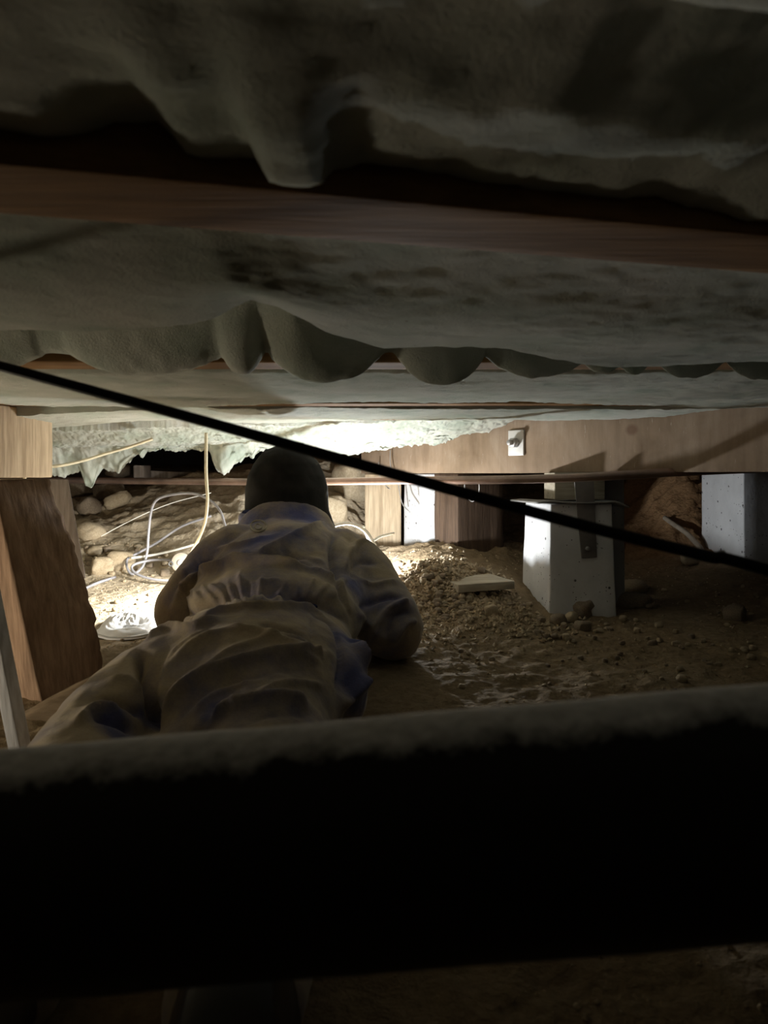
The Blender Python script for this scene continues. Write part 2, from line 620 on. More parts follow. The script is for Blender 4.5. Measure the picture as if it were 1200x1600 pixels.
def ground(X, Y, detail=True):
    X, Y = np.atleast_1d(np.asarray(X, float)), np.atleast_1d(np.asarray(Y, float))
    z = np.full(X.shape, _W[-3]) + _W[-2] * X + _W[-1] * Y
    for i in range(len(CT)):
        z = z + _W[i] * _phi((X - CT[i, 0]) ** 2 + (Y - CT[i, 1]) ** 2)
    p = np.stack([X, Y, np.zeros_like(X)], 1)
    bank = smooth(2.8, 3.3, Y)
    z = z + 0.012 * fbm(p * 4.5, 3, 3)
    # strata and slumped clods on the bank
    q = np.stack([X * 1.6 + Y * 2.2, Y * 5 - X * 1.4, np.zeros_like(X)], 1)
    z = z + bank * (0.035 * fbm(q * 2.4, 4, 21, ridged=True) + 0.022 * fbm(p * 9, 4, 31, ridged=True))
    # loosely dug rubble on the mound
    md = np.exp(-(((X - .22) / .26) ** 2 + ((Y - 2.5) / .24) ** 2))
    z = z + md * 0.014 * fbm(p * 26, 3, 41, ridged=True)
    if detail:
        z = z + 0.006 * fbm(p * 22, 3, 5) + 0.004 * fbm(p * 55, 2, 9)
    return z


def hit(px, py, y0=0.5, y1=5.5):
    Y = np.arange(y0, y1, 0.004)
    r = V(px, py, 1.0)
    g = ground(r[0] * Y, Y)
    k = np.argmax(r[2] * Y <= g)
    return np.array([r[0] * Y[k], Y[k], g[k]])


def build_ground():
    xs = np.concatenate([np.linspace(-3.0, -1.75, 24, endpoint=False), np.linspace(-1.75, 1.75, 400), np.linspace(1.76, 3.0, 24)])
    ys = np.concatenate([np.linspace(-1.5, 0.5, 30, endpoint=False), np.linspace(0.5, 1.4, 70, endpoint=False),
                         np.linspace(1.4, 4.0, 380, endpoint=False), np.linspace(4.0, 6.0, 60)])
    Yg, Xg = np.meshgrid(ys, xs, indexing='ij')
    z = ground(Xg.ravel(), Yg.ravel())
    v = np.stack([Xg.ravel(), Yg.ravel(), z], 1)
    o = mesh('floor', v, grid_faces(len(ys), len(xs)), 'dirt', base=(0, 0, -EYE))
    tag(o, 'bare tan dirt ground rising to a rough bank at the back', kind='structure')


build_ground()

# ------------------------------------------------------------------ shell
CEIL = 0.345


def struct(name, vf, mat, label):
    o = mesh(name, vf[0], vf[1], mat, shade=False)
    return tag(o, label, kind='structure')


struct('ceiling', prism((-3, -1.5, CEIL), (3, -1.5, CEIL), (0, 7.6, 0), (0, 0, .03), 0), 'subfloor', 'dark wooden subfloor above the joists')
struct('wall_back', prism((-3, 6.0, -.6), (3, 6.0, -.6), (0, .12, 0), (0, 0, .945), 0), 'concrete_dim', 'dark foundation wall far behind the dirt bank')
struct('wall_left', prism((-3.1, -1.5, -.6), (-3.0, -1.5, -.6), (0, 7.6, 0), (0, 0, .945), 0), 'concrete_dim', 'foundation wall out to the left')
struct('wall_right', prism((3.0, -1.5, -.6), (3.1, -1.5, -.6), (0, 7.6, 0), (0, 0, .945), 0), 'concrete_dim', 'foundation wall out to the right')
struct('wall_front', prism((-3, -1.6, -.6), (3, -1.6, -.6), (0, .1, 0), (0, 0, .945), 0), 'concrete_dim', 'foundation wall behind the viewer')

# ------------------------------------------------------------------ girders, joists
GA, GB = np.array([-.105, 3.49]), np.array([1.49, 1.56])      # visible face of the right-hand girder


def gx(Y):
    return GA[0] + (GA[1] - Y) / (GA[1] - GB[1]) * (GB[0] - GA[0])


gdir = (GB - GA) / np.linalg.norm(GB - GA)
gnorm = np.array([-gdir[1], gdir[0]])                        # away from the camera
if gnorm[1] < 0:
    gnorm = -gnorm
_t = thing('girder', 'scuffed brown timber girder resting on the concrete piers at right', 'beam', (.65, 2.4, 0))
va, fa = prism((*GA, .014), (*GB, .014), (*(gnorm * .09), 0), (0, 0, .255), 0.004, 5, 0.002, 3)
mesh('beam_body', va, fa, 'ply', _t)


def on_girder(px, py, off=0.0):
    """3D point on the visible face of the girder"""
    r = V(px, py, 1)
    A = np.array([[r[0], -(GB - GA)[0]], [r[1], -(GB - GA)[1]]])
    Y, s = np.linalg.solve(A, GA)
    return V(px, py, Y) - np.array([*gnorm, 0]) * off


def girder_plate():
    c = on_girder(808, 692)
    w, h = .036, .046
    d = np.array([*gdir, 0])
    n = -np.array([*gnorm, 0])
    t = thing('washer_plate', 'pale square washer plate with bolt on the girder face', 'plate', c)
    a = c - d * w / 1.0 + np.array([0, 0, -h])
    v, f = prism(a, a + d * 2 * w, n * .008, (0, 0, 2 * h), .002)
    mesh('plate', v, f, 'plate', t)
    b = mesh('bolt', *cyl(c + n * .008, n, .019, .022, 6, .003), 'steel', t)
    mesh('bolt_shank', *cyl(c + n * .03, n, .010, .018, 12, .002), 'steel', b)


girder_plate()


def joist(y_left, y_right, xl, xr, label, w=.095, group='floor joists overhead'):
    d = np.array([xr - xl, y_right - y_left, 0])
    n = np.array([-d[1], d[0], 0]) / np.linalg.norm(d)
    v, f = prism((xl, y_left, .2), (xr, y_right, .2), n * w, (0, 0, .145), .003, 5, .0015, int(y_left * 100))
    o = mesh('joist', v, f, 'joist')
    return tag(o, label, 'joist', group)


def j0(X):
    return .49 + (X + .245) * .258


joist(j0(-1.2), j0(1.4), -1.2, 1.4, 'brown timber joist crossing close overhead in front of the black cable', .105)
joist(1.33, 1.35, -2.0, gx(1.40), 'joist half hidden by scalloped insulation, second from the viewer')
joist(2.08, 2.10, -2.2, gx(2.17), 'thin strip of joist between flat insulation batts, third from the viewer', .085)
joist(2.60, 2.61, -2.3, gx(2.71), 'joist just before the bright torn insulation, fourth from the viewer', .095)
joist(3.42, 3.42, -2.4, -.2, 'dark joist bare beyond the torn insulation edge', .09)

# left girder, seen nearly end on
v, f = prism((-1.005, 2.33, -.002), (-1.13, 1.80, -.002), (-.09, .02, 0), (0, 0, .20), .004, 5, .0015, 8)
tag(mesh('girder', v, f, 'pale'), 'pale timber girder end above the leaning post at left', 'beam')

# ------------------------------------------------------------------ insulation


def batt(name, label, xs, ts, fn, lump=.012, seed=1, group='glass wool batts between the joists', fine=.003, cut=None):
    T, Xg = np.meshgrid(ts, xs, indexing='ij')
    X, Y, Z = fn(Xg.ravel(), T.ravel())
    p = np.stack([X, Y, Z], 1)
    edge = np.minimum(1, np.minimum(T.ravel() - ts[0], ts[-1] - T.ravel()) * 12)
    Z = Z + lump * fbm(p * 5.5, 4, seed) + fine * fbm(p * 40, 3, seed + 9, gain=.75) * 1.3
    Z = np.minimum(Z, CEIL - .012)
    v = np.stack([X, Y, Z], 1)
    nt, nx = len(ts), len(xs)
    f = [list(q)[::-1] for q in grid_faces(nt, nx)]
    # closed top
    loop = [i for i in range(nx)] + [r * nx + nx - 1 for r in range(1, nt)] + [(nt - 1) * nx + i for i in range(nx - 2, -1, -1)] + [r * nx for r in range(nt - 2, 0, -1)]
    base = len(v)
    top = v[loop].copy()
    top[:, 2] = CEIL - .002
    v = np.vstack([v, top])
    L = len(loop)
    for i in range(L):
        j = (i + 1) % L
        f.append([loop[i], loop[j], base + j, base + i])
    f.append([base + i for i in range(L)][::-1])
    o = mesh(name, v, f, 'wool')
    return tag(o, label, 'insulation', group)


# nearest batt, overhead
E0 = np.array([(0, 215), (100, 216), (200, 197), (258, 190), (300, 238), (345, 244), (400, 240), (425, 284), (500, 288), (520, 262), (565, 244), (700, 263), (780, 282), (850, 300), (950, 318), (1010, 312), (1060, 326), (1100, 330), (1150, 345), (1200, 352)], float)
_he = 490 + (378 - 490) * E0[:, 0] / 1200
E0Z = .2 * (745 - E0[:, 1]) / _he
E0X = (E0[:, 0] - 600) / 1200 * .2 * 1200 / _he


def f_near(X, t):
    yj = j0(X) - .006
    Y = -.35 + t * (yj + .35)
    ze = np.interp(X, E0X, E0Z)
    k = smooth(.80, 1.0, t)
    body = .245 - .012 * np.cos(X * 9)
    return X, Y, body * (1 - k) + ze * k - .012 * np.exp(-((t - .88) / .06) ** 2)


batt('insulation_batt', 'pale green wool batt sagging closest overhead, before the near joist', np.linspace(-1.1, 1.2, 260), np.linspace(0, 1, 120), f_near, .016, 2)


def f_flap(X, t):
    """second layer drooping at upper right"""
    x0 = .02
    Y = .10 + t * (.335 - .10 + (X - x0) * .16)
    Z = .212 + .05 * smooth(.14, -.02, X) - .012 * np.sin(np.clip(t, 0, 1) * math.pi) + .05 * smooth(.93, 1.0, t)
    return X, Y, Z


batt('insulation_batt', 'loose drooping wool layer at the upper right nearest the viewer', np.linspace(.0, .8, 110), np.linspace(0, 1, 60), f_flap, .007, 5)

LIPX = np.array([-1.4, -.48, -.30, -.19, -.145, -.115, -.066, 0, .09, .18, .31, .45, 1.4])
LIPY = np.array([.99, .965, .915, .865, .825, .87, .985, 1.11, 1.10, 1.10, 1.19, 1.24, 1.27])


def f_lip(X, t):
    y0_ = j0(X) + .108
    y1_ = np.interp(X, LIPX, LIPY)
    s = np.clip(t, 0, 1)
    Y = y0_ + s * (y1_ - y0_)
    Z = .208 - .028 * smooth(0, .6, s) + .005 * np.sin(X * 11 + 1) * s
    # ripple towards the pinch
    Z = Z + .014 * np.exp(-((X + .135) / .05) ** 2) * smooth(.45, 1, s)
    k = np.clip(t - 1, 0, 1)
    Y = Y + .045 * np.sin(k * math.pi / 2)
    Z = Z + .13 * (1 - np.cos(k * math.pi / 2))
    return X, Y, Z


batt('insulation_batt', 'large wool batt sagging behind the near joist with a pinched fold', np.linspace(-1.2, 1.3, 330), np.concatenate([np.linspace(0, 1, 70, endpoint=False), np.linspace(1, 2, 24)]), f_lip, .004, 12, fine=.0015)

# scalloped batt in front of the second joist (centre px, half width px, dip)
SCAL = [(-60, 120, .015), (225, 125, .022), (375, 34, .020), (508, 92, .036), (690, 72, .040), (845, 85, .026), (950, 42, .016), (1000, 30, .02), (1090, 62, .024), (1200, 60, .03)]


def f_scal(X, t):
    y0_ = np.interp(X, LIPX, LIPY) + .052
    Y = y0_ + t * (1.328 - y0_)
    px = 600 + X / 1.3 * 1200
    dip = np.zeros_like(X)
    for c, h, d in SCAL:
        u = np.clip(np.abs(px - c) / h, 0, 1)
        dip = np.maximum(dip, (d + .018) * np.clip(1 - u ** 2, 0, 1) ** .8)
    k = smooth(.60, .985, t)
    zb = (.318 - .01 * np.cos(X * 6)) * (1 - k) + .214 * k
    return X, Y, zb - dip * smooth(.64, .985, t)


batt('insulation_batt', 'scalloped wool batt bulging below the second joist', np.linspace(-1.3, 1.35, 420), np.linspace(0, 1, 80), f_scal, .005, 20)


def flat(y0_, y1_, zf):
    def fn(X, t):
        Y = y0_ + t * (y1_ - y0_)
        lim = gx(Y) - .012
        Xc = np.minimum(X, lim)
        return Xc, Y, zf(Xc, Y, t)
    return fn


batt('insulation_batt', 'flat dusty wool batt behind the scalloped one', np.linspace(-1.8, 1.6, 360), np.linspace(0, 1, 90),
     flat(1.432, 2.074, lambda X, Y, t: .196 - .008 * np.sin(t * math.pi) + .018 * smooth(.03, 0, t) + .009 * np.sin(X * 4 + 1) * smooth(.8, 1, t)), .007, 30)
batt('insulation_batt', 'narrow flat wool batt above the worker\'s back', np.linspace(-1.9, 1.2, 330), np.linspace(0, 1, 60),
     flat(2.178, 2.595, lambda X, Y, t: .194 - .012 * np.sin(t * math.pi) + .010 * np.sin(X * 5) * smooth(.75, 1, t) - .03 * smooth(-.6, -1.3, X)), .007, 40)

TORN = np.array([(-300, 712), (-80, 722), (30, 722), (55, 724), (75, 738), (100, 742), (128, 735), (138, 758), (147, 764), (156, 748), (165, 735), (190, 738), (205, 722), (222, 708), (228, 716), (236, 706), (260, 703), (300, 705), (330, 706), (338, 732), (350, 742), (358, 738), (366, 726), (376, 722), (384, 712), (396, 716), (404, 704), (440, 700), (480, 702), (520, 708), (545, 713), (560, 712), (580, 700), (700, 690)], float)


def f_torn(X, t):
    s = np.clip(t, 0, 1)
    y1_ = 3.04 + .05 * fbm(np.stack([X * 3, X * 0, X * 0], 1), 3, 77)
    Y = 2.712 + s * (y1_ - 2.712)
    Xc = np.minimum(X, gx(Y) - .012)
    z0_ = .185 - .05 * smooth(.05, .55, s) - .02 * smooth(-.3, -1.2, Xc) + .03 * smooth(-.15, .35, Xc)
    px = 600 + Xc / 3.04 * 1200
    ze = (745 - np.interp(px, TORN[:, 0], TORN[:, 1])) / 1200 * 3.04
    ze = ze + .020 * fbm(np.stack([Xc * 20, s * 12, s * 0], 1), 4, 55, gain=.7)
    y1_ = y1_ + .03 * fbm(np.stack([Xc * 18, s * 14, s * 0 + 4], 1), 3, 58)
    Y = 2.712 + s * (y1_ - 2.712)
    k = smooth(.72, 1.0, s) ** 1.5
    Z = z0_ * (1 - k) + np.minimum(ze, z0_) * k
    b = np.clip(t - 1, 0, 1)                       # back of the torn edge
    Y = Y + .05 * np.sin(np.minimum(b * 2, 1) * math.pi / 2)
    Z = Z + b * (.33 - Z)
    return Xc, Y, Z


batt('insulation_batt', 'brightly lit torn wool batt with ragged edge hanging before the dark void', np.linspace(-2.0, .5, 760), np.concatenate([np.linspace(0, 1, 80, endpoint=False), np.linspace(1, 2, 14)]), f_torn, .008, 50, fine=.008)

# ------------------------------------------------------------------ piers and posts


def pier(name, label, near, right, back, top_z, base_z, taper, mat, cat, seed, jitter=.002, cuts=5, group=None, parent=None):
    """near: (X,Y) of near bottom corner; right/back: bottom edge vectors; tapers towards the top"""
    n, r, b = (np.array(x, float) for x in (near, right, back))
    c = n + (r + b) / 2
    bot = [n, n + r, n + r + b, n + b]
    top = [c + (q - c) * taper for q in bot]
    c8 = [(*q, base_z) for q in bot] + [(*q, top_z) for q in top]
    v, f = box_bm(c8, .005, cuts, jitter, seed)
    if parent is not None:
        return mesh(name, v, f, mat, parent)
    o = mesh(name, v, f, mat)
    return tag(o, label, cat, group)


# middle pier with bent felt, strap and wooden stub
MID_N = np.array([.530, 2.47])
MR, MB = np.array([.225, .015]), np.array([-.045, .25])
t = thing('concrete_pier', 'tapered concrete pier with steel strap and bent felt cap, middle of the right side', 'pier', (.62, 2.6, -.47))
pier('pier_block', '', MID_N, MR, MB, -.088, -.50, .90, 'concrete', '', 5, .003, 6, parent=t)


def mid_front(px, py, off=0.0):
    """point on the front face of the middle pier (slightly sloped, taken as vertical)"""
    r = V(px, py, 1)
    A = np.array([[r[0], -MR[0]], [r[1], -MR[1]]])
    Y, s = np.linalg.solve(A, MID_N + np.array([.0, .012]))
    return V(px, py, Y - off)


# felt: curved sheet over the pier top, drooping at both ends
L = np.linspace(-.5, .5, 26)
W_ = np.linspace(0, 1, 10)
cc = MID_N + (MR + MB) / 2
vv = []
for w in W_:
    for l in L:
        p = cc + MR * 1.32 * l + MB * 1.05 * (w - .5)
        z = -.078 - .004 * math.cos(l * 5) - .09 * max(0, abs(l) - .36) ** 1.0 * (1.6 if l > 0 else .55)
        vv.append((p[0], p[1], z))
ff = [list(q) for q in grid_faces(len(W_), len(L))]
vv = np.array(vv)
lo = vv.copy()
lo[:, 2] -= .005
nv = len(vv)
bd = [list(range(26)), [i * 26 + 25 for i in range(10)], list(range(259, 233, -1)), [i * 26 for i in range(9, -1, -1)]]
loop = bd[0] + bd[1][1:] + bd[2][1:] + bd[3][1:-1]
ff += [[i + nv for i in q][::-1] for q in [list(q) for q in grid_faces(len(W_), len(L))]]
ff += [[loop[i], loop[(i + 1) % len(loop)], loop[(i + 1) % len(loop)] + nv, loop[i] + nv][::-1] for i in range(len(loop))]
mesh('felt_cap', np.vstack([vv, lo]), ff, 'felt', t)
# strap
p0, p1 = mid_front(897, 746, .012), mid_front(909, 872, .012)
q0, q1 = mid_front(928, 746, .012), mid_front(933, 871, .012)
dn = np.array([0, .007, 0])
v, f = box_bm([p1, q1, q1 + dn, p1 + dn, p0, q0, q0 + dn, p0 + dn], .0015)
st = mesh('steel_strap', v, f, 'dull_steel', t)
v, f = box_bm([p1, p1 + dn * .6, p1 + dn * 5, p1 + dn * 4 + np.array([-.001, 0, 0]), p0, p0 + dn * .6, p0 + dn * 5, p0 + dn * 4 + np.array([-.001, 0, 0])], 0)
for bx_, by_ in ((918, 857), (916, 828)):
    mesh('bolt', *cyl(mid_front(bx_, by_, .010), (0, -1, 0), .008, .008, 6, .0015), 'steel', st)
sc_ = MID_N + MR * .62 + MB * .40
v, f = prism((sc_[0] - .085, sc_[1] - .03, -.076), (sc_[0] + .085, sc_[1] - .02, -.076), (-.01, .12, 0), (0, 0, .090), .003, 3, .001, 9)
mesh('wood_stub', v, f, 'slab', t)

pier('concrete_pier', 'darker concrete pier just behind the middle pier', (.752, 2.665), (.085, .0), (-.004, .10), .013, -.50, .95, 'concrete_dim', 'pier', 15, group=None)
pier('concrete_pier', 'white lit concrete pier under the girder at far right', (1.372, 2.93), (.30, .02), (-.012, .36), .03, -.42, 1.0, 'concrete', 'pier', 25)
pier('wooden_post', 'dark wooden post under the girder, beside the middle pier', (.297, 3.09), (.200, .10), (-.085, .15), .013, -.42, 1.0, 'darkpost', 'post', 35, .003)
pier('concrete_pier', 'white concrete pier between two wooden posts under the girder', (.172, 3.26), (.075, .0), (-.085, .17), .013, -.40, .96, 'concrete', 'pier', 45, .003)
pier('wooden_post', 'pale wooden post farthest back under the girder end', (-.086, 3.46), (.164, -.01), (.0, .10), .013, -.45, 1.0, 'pale', 'post', 55)

# leaning post at left
LP = np.array([(0.0, (-14, 750, 1.66), (76, 748, 1.82)), (.12, (0, 800, 1.66), (88, 785, 1.82)), (.4, (18, 880, 1.66), (112, 862, 1.82)), (.6, (33, 950, 1.66), (146, 952, 1.82)),
               (.85, (55, 1050, 1.66), (161, 1040, 1.82)), (1.06, (74, 1125, 1.66), (172, 1110, 1.82))], dtype=object)


def leaning_post():
    ts = np.linspace(0, 1.06, 70)
    a = np.array([V(*q[1]) for q in LP])
    b = np.array([V(*q[2]) for q in LP])
    tk = np.array([q[0] for q in LP], float)
    rings = []
    K = 14
    for tt in ts:
        A = np.array([np.interp(tt, tk, a[:, i]) for i in range(3)])
        B = np.array([np.interp(tt, tk, b[:, i]) for i in range(3)])
        d = np.array([-.15, .09, 0])
        corners = [A, B, B + d, A + d]
        for c in range(4):
            for s in range(K):
                w = s / K
                rings.append(corners[c] * (1 - w) + corners[(c + 1) % 4] * w)
    v = np.array(rings)
    n = len(ts)
    m = 4 * K
    # splintered right edge and long grain splits
    g = fbm(np.stack([v[:, 0] * 30 + v[:, 2] * 8, v[:, 1] * 30, v[:, 2] * 2.2], 1), 4, 61, ridged=True)
    ctr = v.reshape(n, m, 3).mean(1, keepdims=True)
    out = (v.reshape(n, m, 3) - ctr)
    out[..., 2] = 0
    out /= np.linalg.norm(out, axis=2, keepdims=True)
    e = np.zeros(m)
    e[K - 2:K + 3] = (.4, .8, 1, .8, .4)
    chip = np.array([fbm(np.array([[tt * 16, 3.1, .2]]), 3, 71)[0] for tt in ts])
    v = (v.reshape(n, m, 3) + out * (.007 * g.reshape(n, m, 1) + .014 * chip[:, None, None] * e[None, :, None])).reshape(-1, 3)
    f = [list(q) for q in grid_faces(n, m, closed_v=True)]
    f.append(list(range(m)))
    f.append([(n - 1) * m + i for i in range(m)][::-1])
    o = mesh('wooden_post', v, f, 'post', shade=True)
    tag(o, 'dark splintered wooden post leaning at the left edge', 'post')


leaning_post()

# grey plank behind the post
a, b = V(70, 749, 2.12), V(96, 905, 2.12)
w = np.array([.060, .02, 0])
v, f = box_bm([b, b + w, b + w + np.array([-.02, .03, 0]), b + np.array([-.02, .03, 0]), a, a + w * .95, a + w * .95 + np.array([-.02, .03, 0]), a + np.array([-.02, .03, 0])], .002, 3)
tag(mesh('plank', v, f, 'grey_wood'), 'grey weathered plank standing behind the leaning post', 'plank')

# white lath at the far left edge
a, b = V(-62, 800, 1.30), V(15, 1185, 1.30)
w = np.array([.030, -.016, 0])
d = np.array([.010, .02, 0])
v, f = box_bm([b, b + w, b + w + d, b + d, a, a + w, a + w + d, a + d], .002, 3, .001, 4)
tag(mesh('lath', v, f, 'white_wood'), 'white painted lath leaning at the lower left edge', 'board')

# dusty scrap board leaning on the post foot
a, b = V(30, 1125, 1.56), V(146, 1060, 1.60)
dn = V(92, 1190, 1.50) - V(140, 1062, 1.60)
d = np.array([-.010, .028, 0.004])
v, f = box_bm([a + dn, b + dn * .9, b + dn * .9 + d, a + dn + d, a, b, b + d, a + d], .006, 4, .006, 14)
tag(mesh('scrap_board', v, f, 'scrap'), 'dusty scrap board leaning against the post foot at left', 'board')

# plank offcut lying on the mound
a, b = V(716, 914, 2.47), V(800, 908, 2.50)
b = a + (b - a) * 1.05
w = V(684, 903, 2.63) - V(716, 914, 2.47)
w[2] = .004
u = np.array([0, 0, -.026])
v, f = box_bm([a + u, b + u, b + w + u, a + w + u, a, b, b + w, a + w], .003, 4, .001, 19)
tag(mesh('plank_offcut', v, f, 'slab'), 'short pale plank offcut lying on the dirt mound', 'plank')

# boards lying on the ledge in the void
a, b = V(212, 742, 3.75), V(345, 750, 3.9)
v, f = prism(a + np.array([0, 0, -.02]), b + np.array([0, 0, -.015]), (.03, .10, 0), (0, 0, .045), .003, 4, .002, 23)
tag(mesh('plank', v, f, 'grey_wood'), 'grey board lying on the ledge in the dark void', 'plank')
a = V(208, 740, 3.70)
v, f = prism(a + np.array([0, 0, -.02]), a + np.array([.05, 0, -.02]), (.02, .06, 0), (0, 0, .06), .004, 3, .004, 24)
tag(mesh('wood_block', v, f, 'grey_wood'), 'small wooden block at the end of the ledge board', 'block')
a, b = V(506, 741, 3.8), V(560, 741, 3.8)
v, f = prism(a + np.array([0, 0, -.01]), b + np.array([0, 0, -.01]), (.0, .10, 0), (0, 0, .045), .003, 4, .002, 25)
tag(mesh('plank', v, f, 'grey_wood'), 'grey board on the ledge to the right of the black hood', 'plank')
a, b = V(500, 722, 4.0), V(575, 722, 4.0)
v, f = prism(a, b, (.0, .06, 0), (0, 0, .12), .003, 4, .002, 26)
tag(mesh('rim_board', v, f, 'darkpost'), 'dark upright board with nails behind the black hood', 'board')
for i, (px, py) in enumerate(((489, 728), (524, 734), (533, 730))):
    p = V(px, py, 3.96)
    o = mesh('nail', *tube([p, p + np.array([0, .06, .045])], .004, 6), 'steel')
    tag(o, 'bright nail point sticking through the board behind the hood', 'nail', 'nail points behind the hood')

# ------------------------------------------------------------------ pipes and cables


def wire(name, label, cat, pts, r, mat, flat=1.0, per=10, sides=10, group=None):
    p = catmull(pts, per)
    o = mesh(name, *tube(p, r, sides, flat), mat)
    return tag(o, label, cat, group)


wire('copper_pipe', 'tarnished copper water pipe running across behind the worker', 'pipe',
     [V(60, 750, 3.35), V(250, 752, 3.10), V(450, 753, 2.86), V(620, 751, 2.62), V(760, 750, 2.42), V(880, 747, 2.33), V(980, 742, 2.31), V(1090, 736, 2.33), V(1190, 732, 2.36)], .0135, 'copper', per=12, sides=14)

# black cable across the foreground
wire('black_cable', 'thick black cable stretched diagonally across the foreground', 'cable',
     [(-.80, .83, .225), V(-60, 556, .74), V(0, 572, .73), V(300, 653, .70), V(600, 736, .675), V(900, 818, .65), V(1100, 868, .64), V(1260, 908, .63), (.9, .57, -.25), (1.7, .5, -.52)], .0051, 'black_cable', per=14, sides=14)

# big black drain pipe in the foreground
pl, pr = np.array([-.72, .404, -.249]), np.array([.72, .36, -.109])
ax = pr - pl
vv, ff = tube([pl + ax * s for s in np.linspace(0, 1, 60)], .057, 64)
vv = vv + .0008 * fbm(vv * 30, 3, 5)[:, None]
o = mesh('drain_pipe', vv, ff, 'pipe', base=(0, .38, -.235))
tag(o, 'large black drain pipe with dusty top crossing the foreground', 'pipe')

# cream cable stapled along the left girder and under the wool
wire('cream_cable', 'cream cable clipped to the pale girder end at left', 'cable',
     [V(38, 752, 2.30), V(40, 735, 2.30), V(47, 728, 2.30), V(62, 729, 2.33), V(90, 728, 2.42), V(125, 721, 2.52), V(165, 709, 2.62), V(200, 699, 2.68), V(238, 686, 2.72)], .0062, 'cream', .8)
wire('cream_cable', 'cream cable hanging straight down in front of the dirt bank', 'cable',
     [V(322, 676, 2.58), V(322, 700, 2.58), V(322, 740, 2.58), V(324, 780, 2.58), V(321, 812, 2.59), V(312, 838, 2.60), V(300, 862, 2.62), V(290, 880, 2.64)], .0068, 'cream', .8)
a = V(45, 716, 2.285)
o = mesh('cable_staple', *tube(catmull([a + (-.01, 0, -.02), a + (-.008, -.012, .0), a + (.004, -.014, .008), a + (.014, 0, -.002)], 5), .002, 6), 'steel')
tag(o, 'small metal staple holding the cream cable at left', 'staple')


def on_ground(px, py, lift=.005):
    p = hit(px, py)
    p[2] += lift
    return p


wire('grey_cable', 'grey cable looped upright on the dirt left of the worker', 'cable',
     [V(362, 850, 2.72), V(352, 822, 2.74), V(343, 797, 2.76), V(325, 780, 2.78), V(300, 771, 2.80), V(268, 773, 2.80), V(245, 781, 2.80), V(236, 800, 2.80), V(232, 835, 2.80), V(230, 862, 2.80), V(223, 885, 2.80), V(208, 897, 2.78), V(199, 888, 2.80), V(199, 874, 2.84), V(212, 866, 2.88), V(245, 848, 2.92), V(285, 822, 2.96), V(330, 806, 2.98)], .0046, 'grey_cable')
wire('grey_cable', 'grey cable coil lying flat beside the worker\'s left shoulder', 'cable',
     [V(290, 878, 2.66), V(262, 875, 2.76), V(232, 876, 2.78), V(207, 884, 2.74), V(212, 896, 2.70), V(238, 905, 2.66), V(268, 907, 2.62), V(290, 903, 2.6)], .0046, 'grey_cable')
wire('grey_cable', 'white-grey cable running up behind the coil to the shoulder', 'cable',
     [V(205, 872, 2.82), V(240, 867, 2.85), V(275, 859, 2.88), V(310, 849, 2.9), V(350, 836, 2.92)], .0045, 'white_cable')
wire('thin_wire', 'thin pale wire stretched across the upper dirt bank', 'wire',
     [V(158, 838, 2.95), V(195, 818, 3.0), V(235, 799, 3.04), V(275, 784, 3.08), V(330, 770, 3.12)], .0018, 'white_cable')
wire('grey_cable', 'grey cable end lying on bright dirt beside the leaning post', 'cable',
     [on_ground(100, 938), on_ground(125, 926), on_ground(150, 914), on_ground(180, 904)], .005, 'grey_cable')
wire('white_cable', 'white cable looping over the worker\'s right shoulder', 'cable',
     [V(490, 835, 2.66), V(520, 822, 2.68), V(545, 818, 2.70), V(566, 826, 2.72), V(580, 842, 2.72), V(589, 862, 2.72), V(592, 890, 2.70)], .0062, 'white_cable')
wire('white_cable', 'second strand of white cable beside the worker\'s right shoulder', 'cable',
     [V(568, 822, 2.74), V(571, 832, 2.75), V(580, 845, 2.76), V(595, 838, 2.85), V(615, 833, 2.95)], .0045, 'white_cable')

# pipe hangers and wires by the girder end
for i, (pts, lab) in enumerate((
        ([(600, 722), (601, 742), (604, 760), (609, 764)], 'short wire pipe hanger at the girder end'),
        ([(618, 702), (619, 730), (621, 752), (628, 785), (640, 800)], 'bright strap pipe hanger bent at its end'),
        ([(634, 756), (636, 775), (638, 792)], 'thin dark wire hanging before the white pier'),
        ([(726, 752), (727, 765), (735, 782), (744, 780), (749, 765), (748, 752)], 'wire loop hanging under the girder before the dark post'))):
    if i in (0, 1):
        p = [on_girder(x, y, .03) if y < 745 else V(x, y, on_girder(x, 740, .03)[1]) for x, y in pts]
    else:
        p = [V(x, y, on_girder(x, 740, .05)[1]) for x, y in pts]
    wire('pipe_hanger', lab, 'wire', p, .0026 if i != 1 else .0045, 'steel' if i != 2 else 'dull_steel', .5 if i == 1 else 1, sides=6)

# root in the right-hand bank
p0, p1 = hit(1046, 818), hit(1084, 852)
wire('root', 'thick dead root sticking out of the red dirt bank at right', 'root', [p0 + (-.01, .03, .02), p0 + (0, -.03, .0), (p0 + p1) / 2 + (0, -.06, .005), p1 + (0, -.05, 0), p1 + (.03, -.03, -.03)], .011, 'rust')

# ------------------------------------------------------------------ the worker


